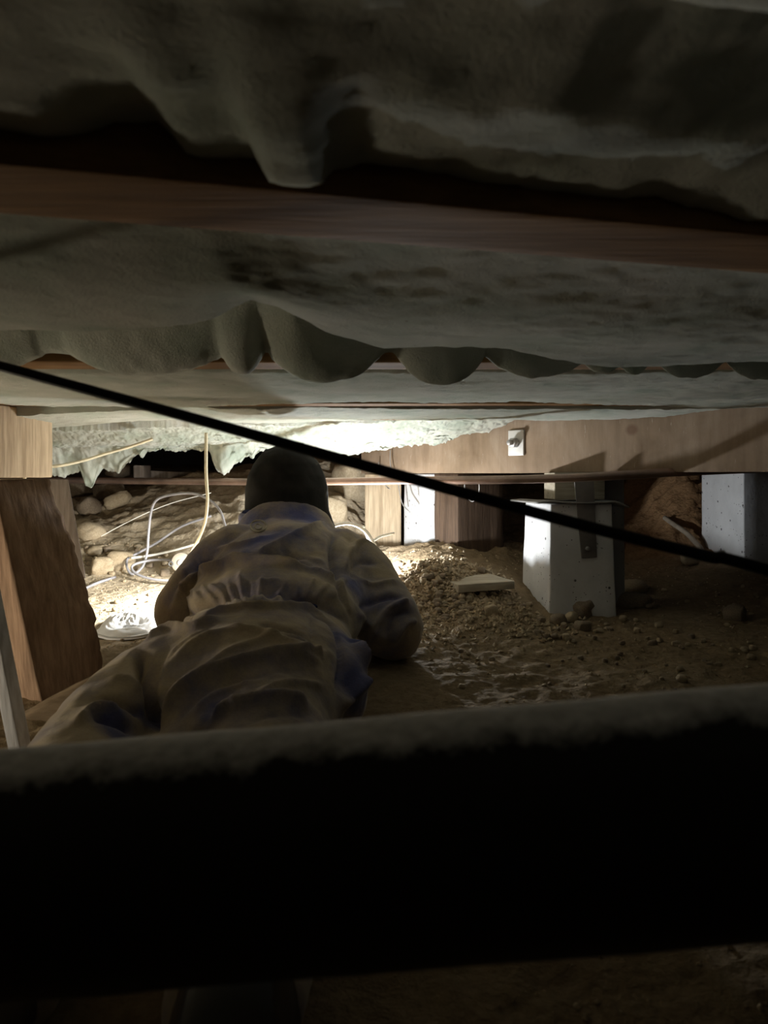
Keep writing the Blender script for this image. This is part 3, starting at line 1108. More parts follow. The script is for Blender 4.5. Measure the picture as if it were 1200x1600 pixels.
def loft(sections, sides=28):
    """sections: (centre xyz, half width along X-ish, half height, direction) -> closed tube of ellipses"""
    c = np.array([s[0] for s in sections], float)
    tan = np.gradient(c, axis=0)
    ang = np.linspace(0, 2 * np.pi, sides, endpoint=False)
    v = []
    for i, s in enumerate(sections):
        t_ = tan[i] / np.linalg.norm(tan[i])
        side = np.cross(t_, (0, 0, 1.0)) if abs(t_[2]) < .8 else np.array([1.0, 0, 0])
        side /= np.linalg.norm(side)
        up = np.cross(side, t_)
        v.append(c[i] + np.cos(ang)[:, None] * side * s[1] + np.sin(ang)[:, None] * up * s[2])
    v = np.vstack(v)
    n = len(sections)
    f = [list(q) for q in grid_faces(n, sides, closed_v=True)]
    f.append(list(range(sides))[::-1])
    f.append([(n - 1) * sides + i for i in range(sides)])
    return v, f


def dense(secs, per=6):
    """catmull-interpolate sections [(x,y,z,w,h)]"""
    p = catmull(secs, per)
    return [(q[:3], max(q[3], .01), max(q[4], .01)) for q in p]


def ball(c, r, n=14):
    c = np.array(c, float)
    r = np.array(r if hasattr(r, '__len__') else (r, r, r), float)
    th = np.linspace(0, np.pi, n)
    ph = np.linspace(0, 2 * np.pi, 2 * n, endpoint=False)
    T, P_ = np.meshgrid(th, ph, indexing='ij')
    v = np.stack([np.sin(T) * np.cos(P_), np.sin(T) * np.sin(P_), np.cos(T)], -1).reshape(-1, 3) * r + c
    return v, [list(q)[::-1] for q in grid_faces(n, 2 * n, closed_v=True)]


def limb(pts):
    """pts: (x,y,z,r)"""
    p = catmull(pts, 8)
    v, f = tube(p[:, :3], np.maximum(p[:, 3], .008), 20)
    a = ball(p[0, :3], p[0, 3])
    b = ball(p[-1, :3], p[-1, 3])
    return merge((v, f), a, b)


def remesh(vf, voxel, iters=6):
    me = bpy.data.meshes.new('tmp')
    me.from_pydata(np.asarray(vf[0]).tolist(), [], [tuple(q) for q in vf[1]])
    o = bpy.data.objects.new('tmp', me)
    COL.objects.link(o)
    md = o.modifiers.new('r', 'REMESH')
    md.mode = 'VOXEL'
    md.voxel_size = voxel
    sm = o.modifiers.new('s', 'SMOOTH')
    sm.iterations = iters
    sm.factor = .6
    dg = bpy.context.evaluated_depsgraph_get()
    ev = o.evaluated_get(dg)
    m2 = ev.to_mesh()
    v = np.empty(len(m2.vertices) * 3)
    m2.vertices.foreach_get('co', v)
    f = [list(p.vertices) for p in m2.polygons]
    ev.to_mesh_clear()
    bpy.data.objects.remove(o)
    bpy.data.meshes.remove(me)
    return v.reshape(-1, 3), f


def normals(v, f):
    n = np.zeros_like(v)
    q = np.array([x if len(x) == 4 else list(x) + [x[-1]] for x in f])
    fn = np.cross(v[q[:, 2]] - v[q[:, 0]], v[q[:, 3]] - v[q[:, 1]])
    for i in range(4):
        np.add.at(n, q[:, i], fn)
    return n / (np.linalg.norm(n, axis=1)[:, None] + 1e-12)


def fold_field(v, line, width, sharp):
    """0..1 profile of distance to a 3D polyline, fading at both ends"""
    best = np.full(len(v), 1e9)
    tt = np.zeros(len(v))
    L_ = np.concatenate([[0], np.cumsum(np.linalg.norm(np.diff(line, axis=0), axis=1))])
    for i in range(len(line) - 1):
        a, b = line[i], line[i + 1]
        ab = b - a
        h = np.clip(((v - a) @ ab) / (ab @ ab + 1e-12), 0, 1)
        d = np.linalg.norm(v - a - h[:, None] * ab, axis=1)
        m = d < best
        best[m] = d[m]
        tt[m] = (L_[i] + h[m] * np.linalg.norm(ab)) / L_[-1]
    prof = np.exp(-(best / width) ** 1.35) if not sharp else np.exp(-best / width * 1.3)
    fade = smooth(0, .18, tt) * smooth(1, .82, tt)
    return prof * (.15 + .85 * fade)


TORSO = [(-.232, 1.14, -.440, .115, .075), (-.236, 1.24, -.425, .145, .098), (-.243, 1.34, -.408, .172, .116), (-.255, 1.43, -.394, .198, .126), (-.262, 1.53, -.385, .210, .128), (-.262, 1.63, -.378, .203, .118), (-.262, 1.715, -.372, .190, .096), (-.264, 1.745, -.366, .188, .095),
         (-.266, 1.80, -.350, .206, .124), (-.266, 1.87, -.338, .214, .132), (-.262, 1.98, -.308, .222, .148), (-.255, 2.08, -.268, .215, .146), (-.266, 2.15, -.234, .180, .122), (-.278, 2.22, -.200, .145, .095), (-.288, 2.27, -.180, .105, .07)]
ARM_R = [(-.125, 2.13, -.225, .080), (-.070, 2.095, -.262, .086), (-.028, 2.03, -.315, .083), (.012, 1.945, -.372, .085), (.010, 1.99, -.395, .078), (-.02, 2.12, -.405, .066), (-.05, 2.26, -.405, .052)]
ARM_L = [(-.41, 2.13, -.222, .090), (-.455, 2.10, -.258, .088), (-.500, 2.07, -.312, .080), (-.538, 2.06, -.360, .076), (-.53, 2.13, -.375, .070), (-.49, 2.28, -.385, .060), (-.43, 2.40, -.39, .050)]
LEG_R = [(-.200, 1.30, -.415, .105), (-.185, 1.18, -.430, .100), (-.165, 1.04, -.445, .088), (-.145, .86, -.460, .076), (-.135, .70, -.475, .062)]
LEG_L = [(-.370, 1.52, -.392, .112), (-.420, 1.40, -.410, .104), (-.448, 1.28, -.428, .094), (-.452, 1.14, -.445, .088), (-.415, .93, -.460, .078), (-.372, .74, -.475, .064)]

# blue-showing patches: (px, py, radius px, strength)
BLUE = [(447, 838, 26, 1.0), (400, 852, 36, .6), (395, 815, 40, .6), (475, 808, 34, .7), (420, 938, 40, .55), (555, 915, 26, .6), (180, 1135, 34, 1.0), (238, 1118, 24, .9), (335, 1122, 34, .7),
        (560, 1070, 46, .75), (545, 1010, 42, .6), (600, 1000, 60, .35), (620, 930, 40, .4), (340, 850, 34, .35), (470, 1110, 40, .3), (430, 945, 60, .3)]
# cloth folds: (pixel polyline, amplitude m, width m, sharp)
FOLDS = [
    ([(345, 892), (395, 872), (440, 850), (490, 826), (520, 820)], .009, .016, False),
    ([(440, 852), (455, 872), (490, 892), (525, 900)], -.009, .016, False),
    ([(450, 870), (500, 880), (520, 905)], .007, .018, False),
    ([(330, 862), (380, 850), (430, 838)], .006, .014, False),
    ([(526, 826), (518, 862), (526, 915), (545, 960)], -.016, .013, True),
    ([(536, 900), (542, 868), (566, 848), (600, 858)], .009, .012, False),
    ([(548, 905), (560, 880), (590, 880)], -.007, .013, False),
    ([(560, 950), (600, 935), (632, 935)], -.008, .012, False),
    ([(585, 985), (605, 955), (638, 938)], .009, .011, False),
    ([(600, 1000), (615, 965), (642, 955)], -.008, .010, False),
    ([(612, 1010), (630, 978), (650, 970)], .008, .010, False),
    ([(575, 1020), (590, 990), (600, 960)], .006, .014, False),
    ([(268, 950), (290, 915), (330, 891), (400, 880), (465, 885), (520, 905), (545, 950)], .014, .014, False),
    ([(262, 944), (284, 905), (326, 880), (400, 868), (470, 872), (524, 892)], -.010, .014, False),
    ([(285, 958), (330, 948), (380, 943), (440, 941), (490, 945), (530, 968)], -.022, .011, True),
    ([(300, 975), (350, 957), (420, 953), (480, 955), (512, 968)], .010, .010, False),
    ([(250, 965), (285, 975), (300, 950)], -.010, .014, False),
    ([(222, 1005), (260, 985), (300, 985), (350, 966)], .010, .012, False),
    ([(213, 1000), (222, 1040), (238, 1090), (246, 1145)], -.030, .014, True),
    ([(255, 1120), (265, 1060), (300, 1010), (360, 985)], .008, .022, False),
    ([(245, 1140), (285, 1085), (350, 1050), (430, 1028), (510, 1022)], .013, .016, False),
    ([(262, 1140), (310, 1092), (370, 1068), (440, 1050), (500, 1045)], -.0035, .016, False),
    ([(330, 1140), (360, 1110), (420, 1098), (480, 1096)], .012, .014, False),
    ([(380, 1135), (430, 1118), (490, 1115)], -.003, .012, False),
    ([(292, 1075), (340, 1030), (400, 1005), (450, 1000)], .005, .009, False),
    ([(262, 1060), (275, 1020), (320, 985)], .005, .009, False),
    ([(400, 1085), (450, 1070), (505, 1072)], .006, .009, False),
    ([(300, 1120), (340, 1085), (400, 1065)], .005, .008, False),
    ([(420, 1040), (460, 1030), (505, 1040)], .004, .008, False),
    ([(430, 990), (470, 1005), (500, 1030)], .005, .008, False),
    ([(370, 905), (400, 912), (440, 905)], .004, .010, False),
    ([(560, 905), (585, 915), (625, 905)], .006, .009, False),
    ([(555, 960), (580, 975), (600, 1000)], .005, .010, False),
    ([(350, 985), (400, 992), (450, 1012), (480, 1022)], .008, .014, False),
    ([(400, 975), (440, 985), (480, 1000)], -.006, .012, False),
    ([(480, 958), (518, 980), (530, 1030), (524, 1085)], -.008, .008, True),
    ([(486, 965), (486, 1000), (480, 1030)], -.005, .007, True),
    ([(540, 1000), (562, 1030), (574, 1056)], .016, .014, False),
    ([(574, 1056), (550, 1082), (528, 1104)], .012, .014, False),
    ([(150, 1095), (190, 1098), (225, 1118)], -.010, .012, False),
    ([(118, 1135), (150, 1110), (190, 1112)], .009, .012, False),
    ([(170, 1062), (200, 1065), (222, 1085)], .006, .016, False),
    ([(140, 1120), (170, 1125), (210, 1140)], -.010, .012, False),
    ([(275, 880), (300, 905), (280, 925)], .006, .014, False),
    ([(300, 870), (320, 900)], -.006, .012, False),
]
# elastic gathers fanning out from the waist: (waist px, upper px)
for i, x0_ in enumerate(np.linspace(312, 515, 15)):
    x0_ += random.uniform(-5, 5)
    up = x0_ + (x0_ - 425) * .30
    FOLDS.append(([(x0_, 945), ((x0_ + up) / 2 + random.uniform(-4, 4), 928), (up + random.uniform(-8, 8), random.uniform(892, 918))], random.choice((.006, .009, .007, .005)), random.uniform(.006, .009), False))


def build_worker():
    base = (-.26, 1.6, -.50)
    t = thing('person', 'person in dusty blue coverall and black hood crawling prone away from view', 'person', base)
    parts = [loft(dense(TORSO)), limb(ARM_R), limb(ARM_L), limb(LEG_R), limb(LEG_L),
             ball((-.085, 1.47, -.405), (.055, .10, .08)),
             loft([((-.282, 2.235, -.235), .190, .13), ((-.284, 2.245, -.195), .168, .125), ((-.288, 2.262, -.165), .146, .118), ((-.292, 2.285, -.140), .130, .112)], 32)]
    v, f = remesh(merge(*parts), .0052, 16)
    bvh = BVHTree.FromPolygons([Vector(x) for x in v], f)

    def on_body(px, py):
        d = Vector(V(px, py, 1.0)).normalized()
        loc = bvh.ray_cast(Vector((0, 0, 0)), d)[0]
        return None if loc is None else np.array(loc)

    nrm = normals(v, f)
    v0 = v.copy()
    crease = np.zeros(len(v))
    for pts, amp, wid, sharp in FOLDS:
        pp = catmull([(x, y, 0) for x, y in pts], 6)
        l3 = [on_body(x, y) for x, y, _ in pp]
        l3 = np.array([x for x in l3 if x is not None])
        if len(l3) < 3:
            continue
        w = fold_field(v0, l3, wid * .68, sharp)
        v = v + nrm * (2.0 * amp * w)[:, None]
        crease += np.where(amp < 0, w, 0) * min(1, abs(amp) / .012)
    soft = fbm(np.stack([v0[:, 0] * 9, v0[:, 1] * 6, v0[:, 2] * 9], 1), 3, 91, ridged=True)
    v = v + nrm * (.0065 * soft + .0018 * fbm(v0 * 40, 3, 93))[:, None]
    q4 = np.array([x if len(x) == 4 else list(x) + [x[-1]] for x in f])
    for _ in range(2):
        acc, cnt = np.zeros_like(v), np.zeros(len(v))
        for i in range(4):
            a_, b_ = q4[:, i], q4[:, (i + 1) % 4]
            np.add.at(acc, a_, v[b_])
            np.add.at(cnt, a_, 1)
        v = v * .5 + .5 * acc / np.maximum(cnt, 1)[:, None]
    g = ground(v[:, 0], v[:, 1])
    v[:, 2] = np.maximum(v[:, 2], g - .004)
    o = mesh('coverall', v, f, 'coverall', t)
    dust = np.full(len(v), .62) + .2 * fbm(v0 * 5, 3, 97)
    for px, py, r, s in BLUE:
        c = on_body(px, py)
        if c is None:
            continue
        d = np.linalg.norm(v0 - c, axis=1) / (r / FPX * c[1])
        dust -= s * .75 * np.exp(-d ** 2)
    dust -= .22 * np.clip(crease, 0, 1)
    at = o.data.attributes.new('dust', 'FLOAT', 'POINT')
    at.data.foreach_set('value', np.clip(dust, 0, 1).astype(np.float32))
    o['label'] = 'blue work coverall caked in tan dust'

    # small hanging loop on the yoke
    c = on_body(405, 823)
    ring = []
    for a_ in np.linspace(0, 2 * np.pi, 22):
        q = on_body(404 + 12 * math.cos(a_), 824 + 9 * math.sin(a_))
        if q is not None:
            ring.append(q + np.array([0, -.004, .004]))
    mesh('stitched_ring', *tube(np.array(ring), .0028, 6), 'thread', o)
    ring = []
    for a_ in np.linspace(0, 2 * np.pi, 16):
        q = on_body(404 + 5 * math.cos(a_), 825 + 4.5 * math.sin(a_))
        if q is not None:
            ring.append(q + np.array([0, -.004, .004]))
    mesh('stitched_ring', *tube(np.array(ring), .0022, 6), 'thread', o)

    # waistband of the elastic gather
    band = [on_body(x, y) for x, y in zip(np.linspace(395, 492, 24), 949 + 0 * np.linspace(0, 1, 24))]
    band = np.array([b + (0, -.002, .003) for b in band if b is not None])
    mesh('waistband', *tube(band, .010, 10, .5), 'navy', o)

    # collar: two draped folded bands around the neck
    for k, (cz, w, d, col) in enumerate(((-.140, .134, .116, 'navy'), (-.116, .127, .112, 'navy'))):
        path = []
        for a_ in np.linspace(math.radians(160), math.radians(380), 34):
            x = -.29 + w * math.cos(a_)
            y = 2.305 + d * math.sin(a_)
            z = cz - .022 * math.cos(a_ - math.pi / 2 + math.pi) * 0 - .030 * (x + .29) / w * (1 - .4 * k) - .018 * (abs(x + .29) / w) ** 2
            path.append((x, y, z))
        path = np.array(path)
        vv, ff = tube(path, .014 - .003 * k, 12, 1.5)
        vv = vv + .004 * fbm(vv * 30, 3, 3 + k)[:, None]
        mesh('collar', vv, ff, 'coverall' if k == 0 else col, t)

    # hood: shell with a face opening on the far side
    prof = np.array([(-.185, .150, .135), (-.150, .137, .130), (-.115, .126, .126), (-.08, .1235, .126), (-.045, .122, .127), (-.01, .113, .122), (.02, .099, .110), (.045, .078, .092), (.062, .055, .072), (.074, .031, .045), (.080, .010, .014)])
    zz = np.linspace(-.185, .080, 54)
    ZUP = .016
    ww = np.interp(zz, prof[:, 0], prof[:, 1])
    dd = np.interp(zz, prof[:, 0], prof[:, 2])
    N = 72
    rows = []
    for i, z in enumerate(zz):
        half = math.radians(118) if z < .03 else math.radians(118 + (z - .03) / .05 * 40)
        for a_ in np.linspace(-half, half, N):
            x = math.sin(a_)
            y = -math.cos(a_)
            lean = (z + .05) * .10
            rows.append((-.2945 + ww[i] * x - (z + .05) * .05, 2.325 + dd[i] * y + lean, z))
    hv = np.array(rows)
    hv[:, 2] = hv[:, 2] * 1.04 + ZUP
    ang = np.tile(np.linspace(-118, 118, N), len(zz))
    seam = np.exp(-(ang / 2.2) ** 2)
    rad = hv - np.array([-.2945, 2.325, -.02])
    rad /= np.linalg.norm(rad, axis=1)[:, None]
    rim = smooth(104, 114, np.abs(ang))
    wr = fbm(np.stack([hv[:, 0] * 14 + hv[:, 2] * 8, hv[:, 1] * 10, hv[:, 2] * 12], 1), 3, 66, ridged=True)
    hv = hv + rad * (.004 * wr - .004 * seam + .006 * rim)[:, None]
    inner = hv - rad * .010
    nf = len(hv)
    gf = [list(q) for q in grid_faces(len(zz), N)]
    hf = gf + [[i + nf for i in q][::-1] for q in gf]
    n_ = len(zz)
    lp = list(range(N)) + [r * N + N - 1 for r in range(1, n_)] + [(n_ - 1) * N + i for i in range(N - 2, -1, -1)] + [r * N for r in range(n_ - 2, 0, -1)]
    hf += [[lp[i], lp[(i + 1) % len(lp)], lp[(i + 1) % len(lp)] + nf, lp[i] + nf][::-1] for i in range(len(lp))]
    h = mesh('hood', np.vstack([hv, inner]), hf, 'hood', t)
    h['label'] = 'black cloth hood with a centre seam'

    # head inside the hood, face turned away and slightly down
    hc = np.array([-.295, 2.345, -.055])
    bv, bf = ball(hc, (.078, .098, .115), 28)
    r = bv - hc
    fr = np.clip(r[:, 1] / .098, 0, 1)
    bv[:, 1] += .020 * np.exp(-(r[:, 0] / .013) ** 2 - ((r[:, 2] + .012) / .022) ** 2) * (fr > .3)       # nose
    bv[:, 1] -= .010 * (np.exp(-((np.abs(r[:, 0]) - .032) / .014) ** 2 - ((r[:, 2] - .012) / .012) ** 2)) * (fr > .3)  # eye sockets
    bv[:, 1] += .006 * np.exp(-(r[:, 0] / .024) ** 2 - ((r[:, 2] + .052) / .007) ** 2) * (fr > .3)      # lips
    bv[:, 1] += .010 * np.exp(-(r[:, 0] / .03) ** 2 - ((r[:, 2] + .088) / .018) ** 2) * (fr > .2)        # chin
    hd = mesh('head', *merge((bv, bf), limb([(-.29, 2.34, -.12, .055), (-.28, 2.29, -.19, .06)])), 'skin', t)
    for s in (-1, 1):
        mesh('eye', *ball(hc + np.array([s * .032, .083, .012]), .011, 10), 'eye', hd)
        mesh('ear', *ball(hc + np.array([s * .080, -.002, .0]), (.009, .018, .030), 10), 'skin', hd)

    # gloves with five fingers
    for s, wx, wy, wz, yaw in ((1, -.058, 2.30, -.405, .25), (-1, -.42, 2.44, -.39, -.2)):
        fw = np.array([math.sin(yaw), math.cos(yaw), 0])
        sd = np.array([math.cos(yaw), -math.sin(yaw), 0])
        w0 = np.array([wx, wy, wz])
        pc = w0 + fw * .055
        bits = [ball(pc, (.046, .055, .022), 12), limb([(*(w0 - fw * .03), .036), (*(w0 + fw * .01), .034)])]
        for k, (off, ln) in enumerate(((-.033, .062), (-.011, .075), (.011, .070), (.033, .055))):
            k0 = pc + fw * .040 + sd * off
            k1 = k0 + fw * ln * .45 + np.array([0, 0, .006])
            k2 = k1 + fw * ln * .35 + np.array([0, 0, -.012])
            k3 = k2 + fw * ln * .25 + np.array([0, 0, -.018])
            bits.append(limb([(*k0, .0115), (*k1, .0105), (*k2, .0098), (*k3, .0085)]))
        th = pc - sd * s * .040 - fw * .015
        bits.append(limb([(*th, .014), (*(th - sd * s * .022 + fw * .022), .012), (*(th - sd * s * .026 + fw * .05 + np.array([0, 0, -.008])), .010)]))
        gv, gf_ = remesh(merge(*bits), .004, 3)
        mesh('glove', gv, gf_, 'glove', t)

    # boots, toes down on the dirt
    for x, y in ((-.130, .66), (-.372, .70)):
        g = float(ground(x, y - .06)[0])
        bits = [limb([(x, y + .05, -.475, .060), (x, y, -.478, .056)]),
                limb([(x, y + .01, -.452, .050), (x + .004, y - .03, -.475, .050), (x + .008, y - .07, g + .045, .044), (x + .012, y - .10, g + .03, .030)])]
        bv, bf = remesh(merge(*bits), .007, 5)
        bt = mesh('boot', bv, bf, 'boot', t)
        sp = [(x, y + .035, -.405 - .012, .03, .010), (x + .004, y - .03, -.421, .036, .010), (x + .008, y - .085, -.452, .038, .010), (x + .012, y - .128, g + .045, .028, .009)]
        mesh('sole', *loft(dense(sp, 6), 16), 'lamp_body', bt)
    return t


build_worker()

# ------------------------------------------------------------------ lamps behind the worker


def torch():
    c = np.array(FLASH)
    g = float(ground(c[0], c[1])[0])
    t = thing('lantern', 'small round lantern on the dirt ahead of the worker', 'lamp', (c[0], c[1], g))
    mesh('base', *cyl((c[0], c[1], g - .004), (0, 0, 1), .030, c[2] - g - .030, 20, .004), 'lamp_body', t)
    mesh('lens', *cyl((c[0], c[1], c[2] - .034), (0, 0, 1), .017, .006, 18), 'lens', t)
    for k in range(3):
        a_ = k * 2.094 + 2.6
        x, y = c[0] + .034 * math.cos(a_), c[1] + .034 * math.sin(a_)
        mesh('guard_wire', *tube([(x, y, c[2] - .04), (x, y, c[2] + .035), (c[0], c[1], c[2] + .045)], .0015, 6), 'steel', t)


torch()


def side_lamp():
    c = np.array(SIDE)
    g = float(ground(c[0], c[1])[0])
    t = thing('lantern', 'small round lantern on the dirt out beyond the left edge', 'lamp', (c[0], c[1], g))
    mesh('base', *cyl((c[0], c[1], g - .004), (0, 0, 1), .05, c[2] - g - .075, 20, .004), 'lamp_body', t)
    mesh('lens', *cyl((c[0], c[1], c[2] - .08), (0, 0, 1), .03, .008, 18), 'lens', t)


side_lamp()


def work_lamp():
    c = np.array(WORK)
    d = np.array([-.40, .20, -.33])
    d /= np.linalg.norm(d)
    b = c - d * .045
    t = thing('work_lamp', 'small round work lamp on a stand by the worker\'s left elbow', 'lamp', (b[0], b[1], float(ground(b[0], b[1])[0])))
    mesh('housing', *cyl(b - d * .02, d, .030, .040, 20, .004), 'lamp_body', t)
    mesh('lens', *cyl(b + d * .021, d, .025, .004, 20), 'lens', t)
    for k in range(3):
        a_ = k * 2.1 + .4
        fx, fy = b[0] + .05 * math.cos(a_), b[1] + .05 * math.sin(a_)
        mesh('leg', *tube([b + (0, 0, -.02), (fx, fy, float(ground(fx, fy)[0]) + .003)], .004, 8), 'lamp_body', t)


work_lamp()

# grey disc with a ring near the left shoulder
c = V(284, 880, 2.62)
t = thing('cable_reel', 'small grey round fitting where the cream cable ends', 'fitting', c + (0, 0, -.035))
mesh('disc', *cyl(c + (0, .012, 0), (-.2, -1, .25), .034, .022, 24, .004), 'glove', t)
mesh('hub', *cyl(c + (-.002, -.012, .003), (-.2, -1, .25), .010, .006, 14, .002), 'steel', t)
c2 = V(267, 881, 2.60)
mesh('ring', *tube([c2 + np.array([.007 * math.cos(a_), 0, .007 * math.sin(a_)]) for a_ in np.linspace(0, 2 * math.pi, 16)], .0025, 6), 'lamp_body', t)

# crumpled plastic bag on the bright dirt
bc = hit(202, 988)


def bag():
    n, m = 40, 56
    th = np.linspace(0, 1, n)
    v = []
    for r in th:
        for a_ in np.linspace(0, 2 * np.pi, m, endpoint=False):
            v.append((bc[0] + .085 * r * math.cos(a_), bc[1] + .11 * r * math.sin(a_), 0))
    v = np.array(v)
    rr = np.repeat(th, m)
    g = ground(v[:, 0], v[:, 1], False)
    cr = fbm(np.stack([v[:, 0] * 14, v[:, 1] * 14, rr], 1), 4, 33, ridged=True)
    v[:, 2] = g + .010 + .014 * (1 - rr ** 2) + .024 * cr * (1 - rr ** 4)
    v[:, :2] += .012 * np.stack([fbm(v * 12 + 3, 3, 5), fbm(v * 12 + 9, 3, 6)], 1) * rr[:, None]
    lo_ = v.copy()
    lo_[:, 2] = np.minimum(v[:, 2] - .003, g + .002)
    f = [list(q) for q in grid_faces(n, m, closed_v=True)]
    N_ = len(v)
    f += [[i + N_ for i in q][::-1] for q in f]
    e = (n - 1) * m
    f += [[e + i, e + (i + 1) % m, e + (i + 1) % m + N_, e + i + N_][::-1] for i in range(m)]
    o = mesh('plastic_bag', np.vstack([v, lo_]), f, 'bag')
    tag(o, 'crumpled white plastic bag on the bright dirt by the worker', 'bag')


bag()

# ------------------------------------------------------------------ rocks, clods and gravel


def rock_mesh(name, seed, mat, blocky=.0):
    bm = bmesh.new()
    bmesh.ops.create_icosphere(bm, subdivisions=3, radius=1)
    v = np.array([x.co[:] for x in bm.verts])
    bm.verts.index_update()
    f = [[x.index for x in fc.verts] for fc in bm.faces]
    bm.free()
    if blocky:
        s = np.sign(v) * np.abs(v) ** (1 - blocky)
        v = s / np.maximum(1, np.linalg.norm(s, axis=1)[:, None] * .8)
    d = 1 + .22 * fbm(v * 1.6 + seed * 5, 3, seed) + .10 * fbm(v * 4 + seed, 3, seed + 50, ridged=True)
    v = v * d[:, None]
    me = bpy.data.meshes.new(name)
    me.from_pydata(v.tolist(), [], f)
    me.polygons.foreach_set('use_smooth', [True] * len(me.polygons))
    me.materials.append(M[mat])
    return me


ROCKS = [rock_mesh('rock', 3 + i, 'rock' if i % 2 == 0 else 'rock_dark', .35 * (i % 3)) for i in range(8)]


def rock(px, py, w_px, h_px, label, group=None, kind=None, name='rock', pos=None, rot=None, sink=.3):
    p = hit(px, py) if pos is None else np.array(pos)
    sx = w_px / FPX * p[1] / 2
    sz = h_px / FPX * p[1] / 2
    o = bpy.data.objects.new(name, ROCKS[random.randrange(8) if kind is None else kind])
    COL.objects.link(o)
    o.location = (p[0], p[1], p[2] + EYE + sz * (1 - 2 * sink))
    o.scale = (sx, (sx + sz) / 2, sz)
    o.rotation_euler = (random.uniform(-.25, .25), random.uniform(-.25, .25), random.uniform(0, 6.28)) if rot is None else rot
    return tag(o, label, 'rock', group)


rock(143, 838, 46, 32, 'smooth oval boulder on the bank beside the grey plank', kind=0, rot=(0, .2, .2), sink=.35)
rock(160, 892, 34, 32, 'blocky pale clod at the foot of the left bank, beside the bright dirt', kind=2, rot=(.1, .1, .5), sink=.3)
rock(190, 884, 42, 34, 'large pale clod below the grey cable loop', kind=4, rot=(0, .1, .3), sink=.35)
rock(148, 866, 26, 18, 'small rounded stone between oval boulder and blocky clod', kind=6, sink=.3)
rock(185, 790, 40, 22, 'pale slab-like rock sticking out below the copper pipe at left', kind=2, rot=(0, -.4, .2), sink=.2)
rock(140, 800, 40, 34, 'dark clod in the shaded corner behind the grey plank', kind=3, sink=.35)
rock(170, 775, 46, 30, 'dark clod under the hanging wool strip', kind=5, sink=.35)
rock(122, 775, 40, 40, 'dark clod highest in the shaded corner at left', kind=1, sink=.35)
rock(185, 728, 34, 22, 'grey rock on the ledge behind the hanging wool strip', kind=7, sink=.2, pos=(V(185, 740, 4.0)))
rock(548, 762, 52, 60, 'large fractured tan rock on the bank right of the hood', kind=4, rot=(0, .1, .8), sink=.35)
rock(520, 800, 44, 44, 'fractured tan rock below the copper pipe beside the hood', kind=2, rot=(.1, 0, .2), sink=.4)
rock(545, 728, 34, 34, 'pointed tan rock rising above the copper pipe right of the hood', kind=0, rot=(0, .5, .2), sink=.2)
rock(768, 962, 22, 20, 'bright-edged stone on the dirt before the middle pier', kind=2, sink=.2)
rock(872, 975, 26, 22, 'brown stone at the foot of the middle pier', kind=3, sink=.25)
rock(893, 972, 20, 20, 'pale stone between others at the middle pier foot', kind=0, sink=.2)
rock(910, 985, 22, 18, 'brown stone rightmost of the cluster at the middle pier foot', kind=5, sink=.2)
rock(908, 962, 34, 30, 'dark rounded rock leaning on the front of the middle pier', kind=7, sink=.2)
rock(990, 946, 50, 30, 'flat grey stone in the shade right of the middle pier', kind=1, sink=.35)
rock(990, 925, 46, 28, 'grey stone behind the flat one right of the middle pier', kind=6, sink=.3)
rock(1148, 965, 34, 26, 'rounded dark rock in the shaded dirt at right', kind=5, sink=.3)
rock(1078, 878, 26, 22, 'stone beside the foot of the far right pier', kind=2, sink=.25)
rock(1065, 1065, 18, 14, 'small stone just above the black drain pipe at right', kind=0, sink=.25)

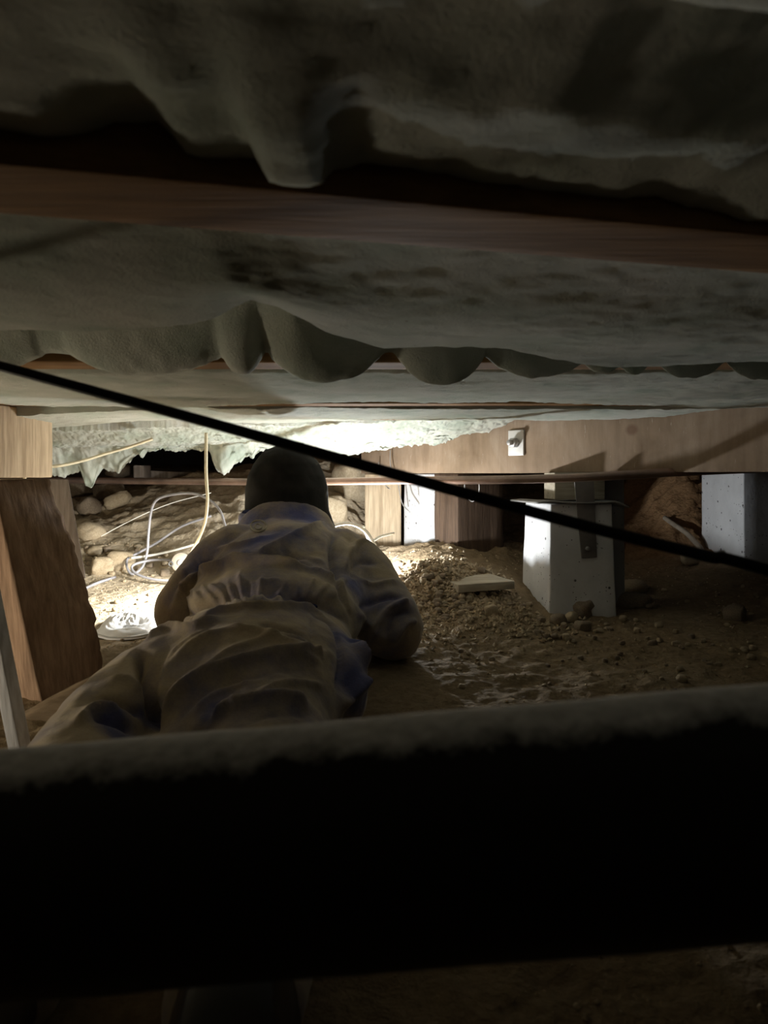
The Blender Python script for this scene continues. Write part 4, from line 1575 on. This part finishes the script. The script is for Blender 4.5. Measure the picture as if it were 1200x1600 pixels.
# countable small stones, mostly on the mound and on the bright dirt
spots = []
for _ in range(90):
    spots.append((random.gauss(700, 48), random.gauss(942, 18), random.uniform(6, 13)))
for _ in range(45):
    spots.append((random.uniform(622, 700), random.uniform(878, 915), random.uniform(5, 12)))
for _ in range(26):
    spots.append((random.uniform(840, 960), random.uniform(968, 1000), random.uniform(6, 13)))
for _ in range(40):
    spots.append((random.uniform(960, 1190), random.uniform(915, 1055), random.uniform(6, 14)))
for _ in range(22):
    spots.append((random.uniform(160, 240), random.uniform(905, 1010), random.uniform(4, 9)))
for _ in range(36):
    spots.append((random.uniform(125, 260), random.uniform(850, 905), random.uniform(6, 13)))
for _ in range(30):
    spots.append((random.uniform(660, 1150), random.uniform(1000, 1080), random.uniform(5, 10)))
LAB = {0: ('small loose stone on the mound by the plank offcut', 'loose stones on the mound'),
       1: ('small loose clod on the left bank near the cable coil', 'loose clods on the left bank'),
       2: ('small loose stone on the shaded dirt at right', 'loose stones on the shaded dirt')}
for x, y, w in spots:
    k = 1 if x < 400 else (0 if x < 800 and y < 995 else 2)
    if k == 0 and y < 870:
        continue
    rock(x, y, w, w * random.uniform(.55, .9), *LAB[k], name='stone' if k != 1 else 'clod', sink=.25)


def gravel():
    vs_, fs_ = [], []
    oc = np.array([(1, 0, 0), (-1, 0, 0), (0, 1, 0), (0, -1, 0), (0, 0, 1), (0, 0, -1)], float)
    of = np.array([(0, 2, 4), (2, 1, 4), (1, 3, 4), (3, 0, 4), (2, 0, 5), (1, 2, 5), (3, 1, 5), (0, 3, 5)])
    r = RNG
    n1, n2, n3 = 2600, 1500, 1900
    X = np.concatenate([r.normal(.20, .17, n1), r.uniform(-1.25, -.3, n2), r.uniform(-.2, 1.7, n3)])
    Y = np.concatenate([r.normal(2.46, .17, n1), r.uniform(2.0, 3.1, n2), r.uniform(.45, 3.1, n3)])
    S = np.concatenate([r.uniform(.003, .010, n1), r.uniform(.0015, .0042, n2), r.uniform(.002, .005, n3)])
    off = ((X > -.62) & (X < .10) & (Y < 2.35)) | ((X > .45) & (X < .85) & (Y > 2.46) & (Y < 2.78)) | ((X > 1.33) & (Y > 2.9))
    off |= (np.hypot(X - bc[0], Y - bc[1]) < .14)
    X, Y, S = X[~off], Y[~off], S[~off]
    Z = ground(X, Y)
    for i in range(len(X)):
        q = oc * S[i] * r.uniform(.6, 1.2, 3)
        a_ = r.uniform(0, 6.28)
        c_, s_ = math.cos(a_), math.sin(a_)
        q = q @ np.array([[c_, -s_, 0], [s_, c_, .3], [0, -.3, 1]])
        vs_.append(q + (X[i], Y[i], Z[i] + S[i] * .25))
        fs_.append(of + 6 * i)
    o = mesh('gravel', np.vstack(vs_), np.vstack(fs_), 'rock', shade=False)
    tag(o, 'fine loose gravel and crumbs scattered over the dirt', 'gravel', kind='stuff')


gravel()
